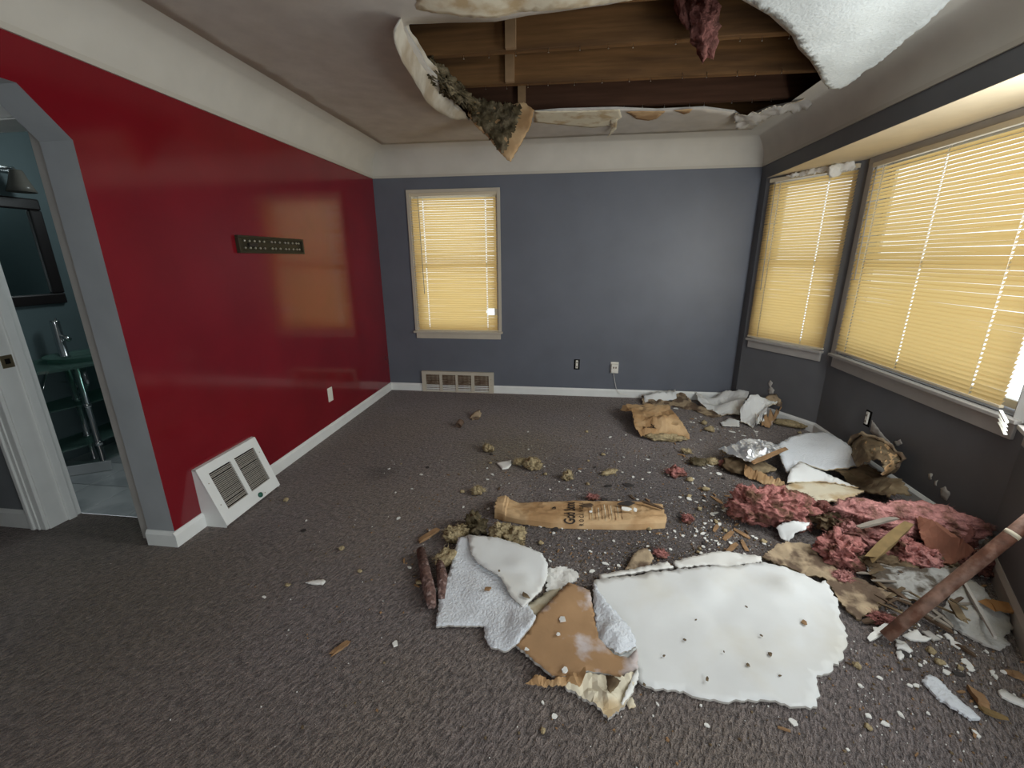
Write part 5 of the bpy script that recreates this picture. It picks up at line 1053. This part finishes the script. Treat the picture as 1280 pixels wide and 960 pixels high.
# --- hand-placed chips that rest on other things
def shared(name, label, cat, group, p, r, th, M, seed, st=1.0): tag(chip(name, p, r, th, M, seed, st), label, cat, group)
G1 = ('small white plaster chip resting on the brown board', 'chip', 'white chips on the brown board')
for i, (x_, y_, r_) in enumerate(((703, 775, .017), (698, 793, .009), (706, 838, .013), (658, 812, .010))): shared('plaster_chip', *G1, AZ(x_, y_, .040), r_, .004, M_CHIP, 200 + i)
G2 = ('small white chip resting on the printed wrapper', 'chip', 'white chips on the wrapper')
for i, (x_, y_, r_) in enumerate(((783, 637, .022), (794, 638, .012), (738, 640, .008))): shared('plaster_chip', *G2, AZ(x_, y_, .072), r_, .005, M_CHIP, 210 + i, 1.6)
tag(chip('black_scrap', AZ(784, 630, .066), .030, .004, M_BLACK, 215, 2.2, rot=0), 'flat black scrap lying on the printed wrapper', 'scrap')
tag(stick('wood_splinter', AZ(802, 627, .072), AZ(828, 636, .060), .018, .008, M_SPLINTD, seed=216), 'dark splinter lying on the right end of the wrapper', 'wood')
tag(chip('black_scrap', AZ(734, 633, .072), .028, .006, M_SPLINTD, 217, 1.7, rot=.3), 'dark brown scrap lying beside the wrapper lettering', 'scrap')
G3 = ('dark crumb lying on the biggest white sheet', 'crumb', 'dark crumbs on the biggest sheet')
for i, (x_, y_, r_) in enumerate(((1005, 778, .013), (856, 800, .005), (884, 849, .007), (952, 795, .005), (935, 832, .007), (963, 818, .008), (926, 750, .004), (933, 759, .005), (830, 820, .004), (845, 733, .004), (805, 856, .005), (920, 738, .003), (870, 775, .003), (975, 845, .004), (905, 815, .003))): shared('dark_crumb', *G3, AZ(x_, y_, .022), r_, .003, M_SPLINT if i == 0 else M_DKBROWN, 220 + i, 1.5)
tag(chip('dark_crumb', AZ(609, 737, .045), .012, .008, M_SPLINT, 240, 1.6), 'brown crumb lying on the pebbled face of the left sheet', 'crumb')
tag(chip('dark_crumb', AZ(624, 714, .068), .008, .004, M_DKBROWN, 241), 'dark crumb on the folded smooth back of the left sheet', 'crumb')
tag(chip('dark_crumb', AZ(657, 745, .058), .012, .004, M_DKBROWN, 242, 2.5, rot=-.7), 'dark sliver on the folded smooth back of the left sheet', 'crumb')

# --- loose chips scattered over the carpet
BLOCK = [[(p[0], p[1]) for p in big], [(573, 673), (685, 700), (670, 775), (632, 816), (545, 785)], [(711, 731), (745, 777), (797, 840), (760, 901), (645, 809)], [(620, 622), (826, 628), (834, 662), (620, 650)],
         [(925, 605), (1250, 630), (1250, 720), (1080, 720), (925, 660)], [(775, 504), (846, 506), (864, 550), (795, 545)], [(898, 549), (1090, 542), (1090, 625), (930, 605)], [(870, 488), (980, 490), (960, 536), (900, 534)], [(952, 700), (1010, 680), (1120, 747), (1070, 776)], [(1080, 702), (1215, 712), (1266, 790), (1190, 790)]]
ZONES = [(600, 1000, 560, 690, 10), (700, 960, 520, 600, 5), (860, 1010, 500, 560, 4), (500, 720, 640, 740, 3), (690, 880, 660, 730, 6), (860, 960, 620, 700, 6), (1060, 1280, 770, 850, 3), (1040, 1270, 840, 950, 1), (480, 640, 560, 650, 1), (300, 540, 610, 900, .8), (640, 1000, 860, 950, .7), (1110, 1240, 720, 800, 2)]
tw = sum(z[4] for z in ZONES)
KIND = {'white': ('plaster_chip', 'small white plaster chip scattered on the carpet', 'chip', 'white chips on the carpet', M_CHIP), 'tan': ('wool_crumb', 'small tan wool crumb scattered on the carpet', 'crumb', 'tan crumbs on the carpet', M_WOOL),
        'wood': ('splinter', 'short brown wood splinter scattered on the carpet', 'wood', 'splinters on the carpet', M_SPLINT), 'dark': ('dark_scrap', 'small dark scrap scattered on the carpet', 'scrap', 'dark scraps on the carpet', M_BLACK)}
HAND = [(861, 624, .018, 'white'), (882, 613, .026, 'tan'), (888, 582, .026, 'white'), (899, 593, .022, 'white'), (845, 511, .030, 'white'), (862, 601, .026, 'tan'), (874, 637, .018, 'tan'), (494, 805, .013, 'white'), (1183, 841, .013, 'white'), (1195, 806, .020, 'white'), (1186, 797, .016, 'white'), (1208, 829, .016, 'white'), (1150, 832, .008, 'white'), (1100, 848, .009, 'white'), (1212, 836, .014, 'white'), (1098, 790, .02, 'white'),
        (358, 626, .020, 'tan'), (427, 687, .016, 'tan'), (450, 715, .012, 'tan'), (880, 530, .035, 'tan'), (887, 539, .045, 'tan'), (852, 569, .03, 'wood'), (896, 625, .045, 'wood'), (800, 660, .03, 'wood'), (852, 645, .026, 'dark'), (760, 608, .026, 'dark'), (785, 607, .026, 'dark'), (755, 625, .024, 'dark'), (790, 622, .03, 'wood'), (820, 690, .026, 'dark'), (910, 670, .05, 'wood'), (928, 668, .05, 'wood'), (915, 685, .05, 'wood'), (930, 682, .045, 'wood'), (895, 660, .04, 'wood'), (1030, 775, .02, 'wood'),
        (1125, 893, .010, 'white'), (1106, 905, .013, 'white'), (1085, 895, .012, 'white'), (1075, 858, .008, 'white'), (980, 912, .015, 'wood'), (1085, 910, .013, 'tan'), (660, 470 + 70, .01, 'white'), (930, 545, .012, 'white'), (915, 540, .015, 'white'), (945, 540, .012, 'white'), (1000, 535, .02, 'tan'), (985, 528, .025, 'tan')]
cnt = 0
MARK = [((727, 642), 'the printed wrapper'), ((900, 890), 'the front edge of the biggest white sheet'), ((1107, 800), 'the foot of the rusty pole'), ((935, 565), 'the silver foil'), ((950, 640), 'the plump pink roll'), ((820, 530), 'the brown wrapper by the back wall'),
        ((530, 720), 'the mauve sticks'), ((390, 760), 'the lone tan splinter at front left'), ((1190, 880), 'the long pebbled flake'), ((870, 690), 'the far edge of the biggest white sheet'), ((920, 520), 'the crumpled boards in the back corner'), ((660, 580), 'the fluffy cream wool chunk'), ((760, 900), 'the brown board'), ((340, 640), 'the slanted register'), ((1215, 770), 'the grey pebbled plaster sheet')]
def place(px, py, r, kind, seed):
    nm, lb, ct, gr, M_ = KIND[kind]; p = AZ(px, py, .002)
    near = min(MARK, key=lambda q: (AZ(q[0][0], q[0][1]) - p).length)[1]; lb = lb.replace('scattered on the carpet', 'on the carpet near ' + near); gr = gr + ' near ' + near
    if kind == 'tan': o = lump(nm, p + Z * r * .4, (r, r * .8, r * .6), M_, seed=seed % 97, sub=2, amp=.5, freq=1.8, rot=rnd.uniform(0, 6), fine=.2)
    elif kind == 'wood':
        a = rnd.uniform(0, 6.28); d = Vector((math.cos(a), math.sin(a), 0)) * r; o = stick(nm, p - d, p + d, r * .5, .006, M_ if rnd.random() < .7 else M_SPLINTD, seed=seed, n=4)
    else: o = chip(nm, p, r, .004 if kind == 'white' else .003, M_, seed, rnd.uniform(1, 2.0))
    tag(o, lb, ct, gr)
for h in HAND: place(h[0], h[1], h[2], h[3], 300 + cnt); cnt += 1
tries = 0
while cnt < 330 and tries < 4000:
    tries += 1; z = rnd.choices(ZONES, [q[4] for q in ZONES])[0]; px, py = rnd.uniform(z[0], z[1]), rnd.uniform(z[2], z[3])
    if any(inside(px, py, b) for b in BLOCK): continue
    p = AZ(px, py, 0)
    if p.x > 2.05 or (p.x > XR and p.y < 1.7): continue
    kind = rnd.choices(['white', 'tan', 'wood', 'dark'], [6, 1.6, 1.6, .9])[0]
    place(px, py, rnd.uniform(.0045, .011) if kind == 'white' else rnd.uniform(.008, .020), kind, 300 + cnt); cnt += 1
LIT = [(M_SPLINTD, 'thin dark splinter strewn over the plaster behind the rusty pole'), (M_DKBROWN, 'brown bark shred strewn over the plaster behind the rusty pole'), (M_GREYSTUD, 'weathered grey splinter strewn over the plaster behind the rusty pole')]
for i in range(42):
    px, py = rnd.uniform(1075, 1215), rnd.uniform(700, 790)
    if py < 690 + (px - 1075) * .12 or py > 752 + (px - 1075) * .32: continue
    M_, lb = LIT[i % 3]; a = rnd.uniform(-1.2, .6); c = AZ(px, py, .045); d = Vector((math.cos(a), math.sin(a), rnd.uniform(-.15, .15))) * rnd.uniform(.02, .055)
    if c.x > XR + .05 and c.y < 1.8: continue
    tag(stick('debris_splinter', c - d, c + d, rnd.uniform(.006, .016), .006, M_, seed=900 + i, n=4), lb, 'wood', 'splinters over the plaster by the pole')
# finest grit nobody could count
GV, GF, GM = [], [], []
def grit(mi_, n_, smin, smax, seed):
    rr = random.Random(seed); k = 0; t_ = 0
    while k < n_ and t_ < n_ * 20:
        t_ += 1; z = rr.choices(ZONES, [q[4] for q in ZONES])[0]; px, py = rr.gauss((z[0] + z[1]) / 2, (z[1] - z[0]) * .38), rr.gauss((z[2] + z[3]) / 2, (z[3] - z[2]) * .38)
        if py < 492 or any(inside(px, py, b) for b in BLOCK): continue
        p = AZ(px, py, 0)
        if p.y > YB - .05 or p.x > 2.05 or (p.x > XR - .05 and (p.y < 1.75 or p.y > 4.3)) or p.x < XL + .1: continue
        r = rr.uniform(smin, smax) * rr.uniform(.5, 1); a = rr.uniform(0, 6.28); n = len(GV)
        ring = [Vector((math.cos(a + i * 1.571 + rr.uniform(-.4, .4)) * r * rr.uniform(.6, 1.4), math.sin(a + i * 1.571) * r * rr.uniform(.6, 1.2), 0)) for i in range(4)]
        GV.extend([p + q + Z * .001 for q in ring] + [p + q * .8 + Z * (.002 + r * .6) for q in ring])
        GF.extend([tuple(i + n for i in f_) for f_ in BOXF]); GM.extend([mi_] * 6); k += 1
grit(0, 1300, .0012, .0045, 5); grit(1, 900, .0015, .0070, 6); grit(2, 1100, .002, .0075, 7)
tag(mk('floor_grit', GV, GF, [M_CHIP, M_SPLINT, M_DKBROWN], None, False, GM), 'fine white, brown and dark grit strewn over the carpet among the debris', 'grit', None, 'stuff')
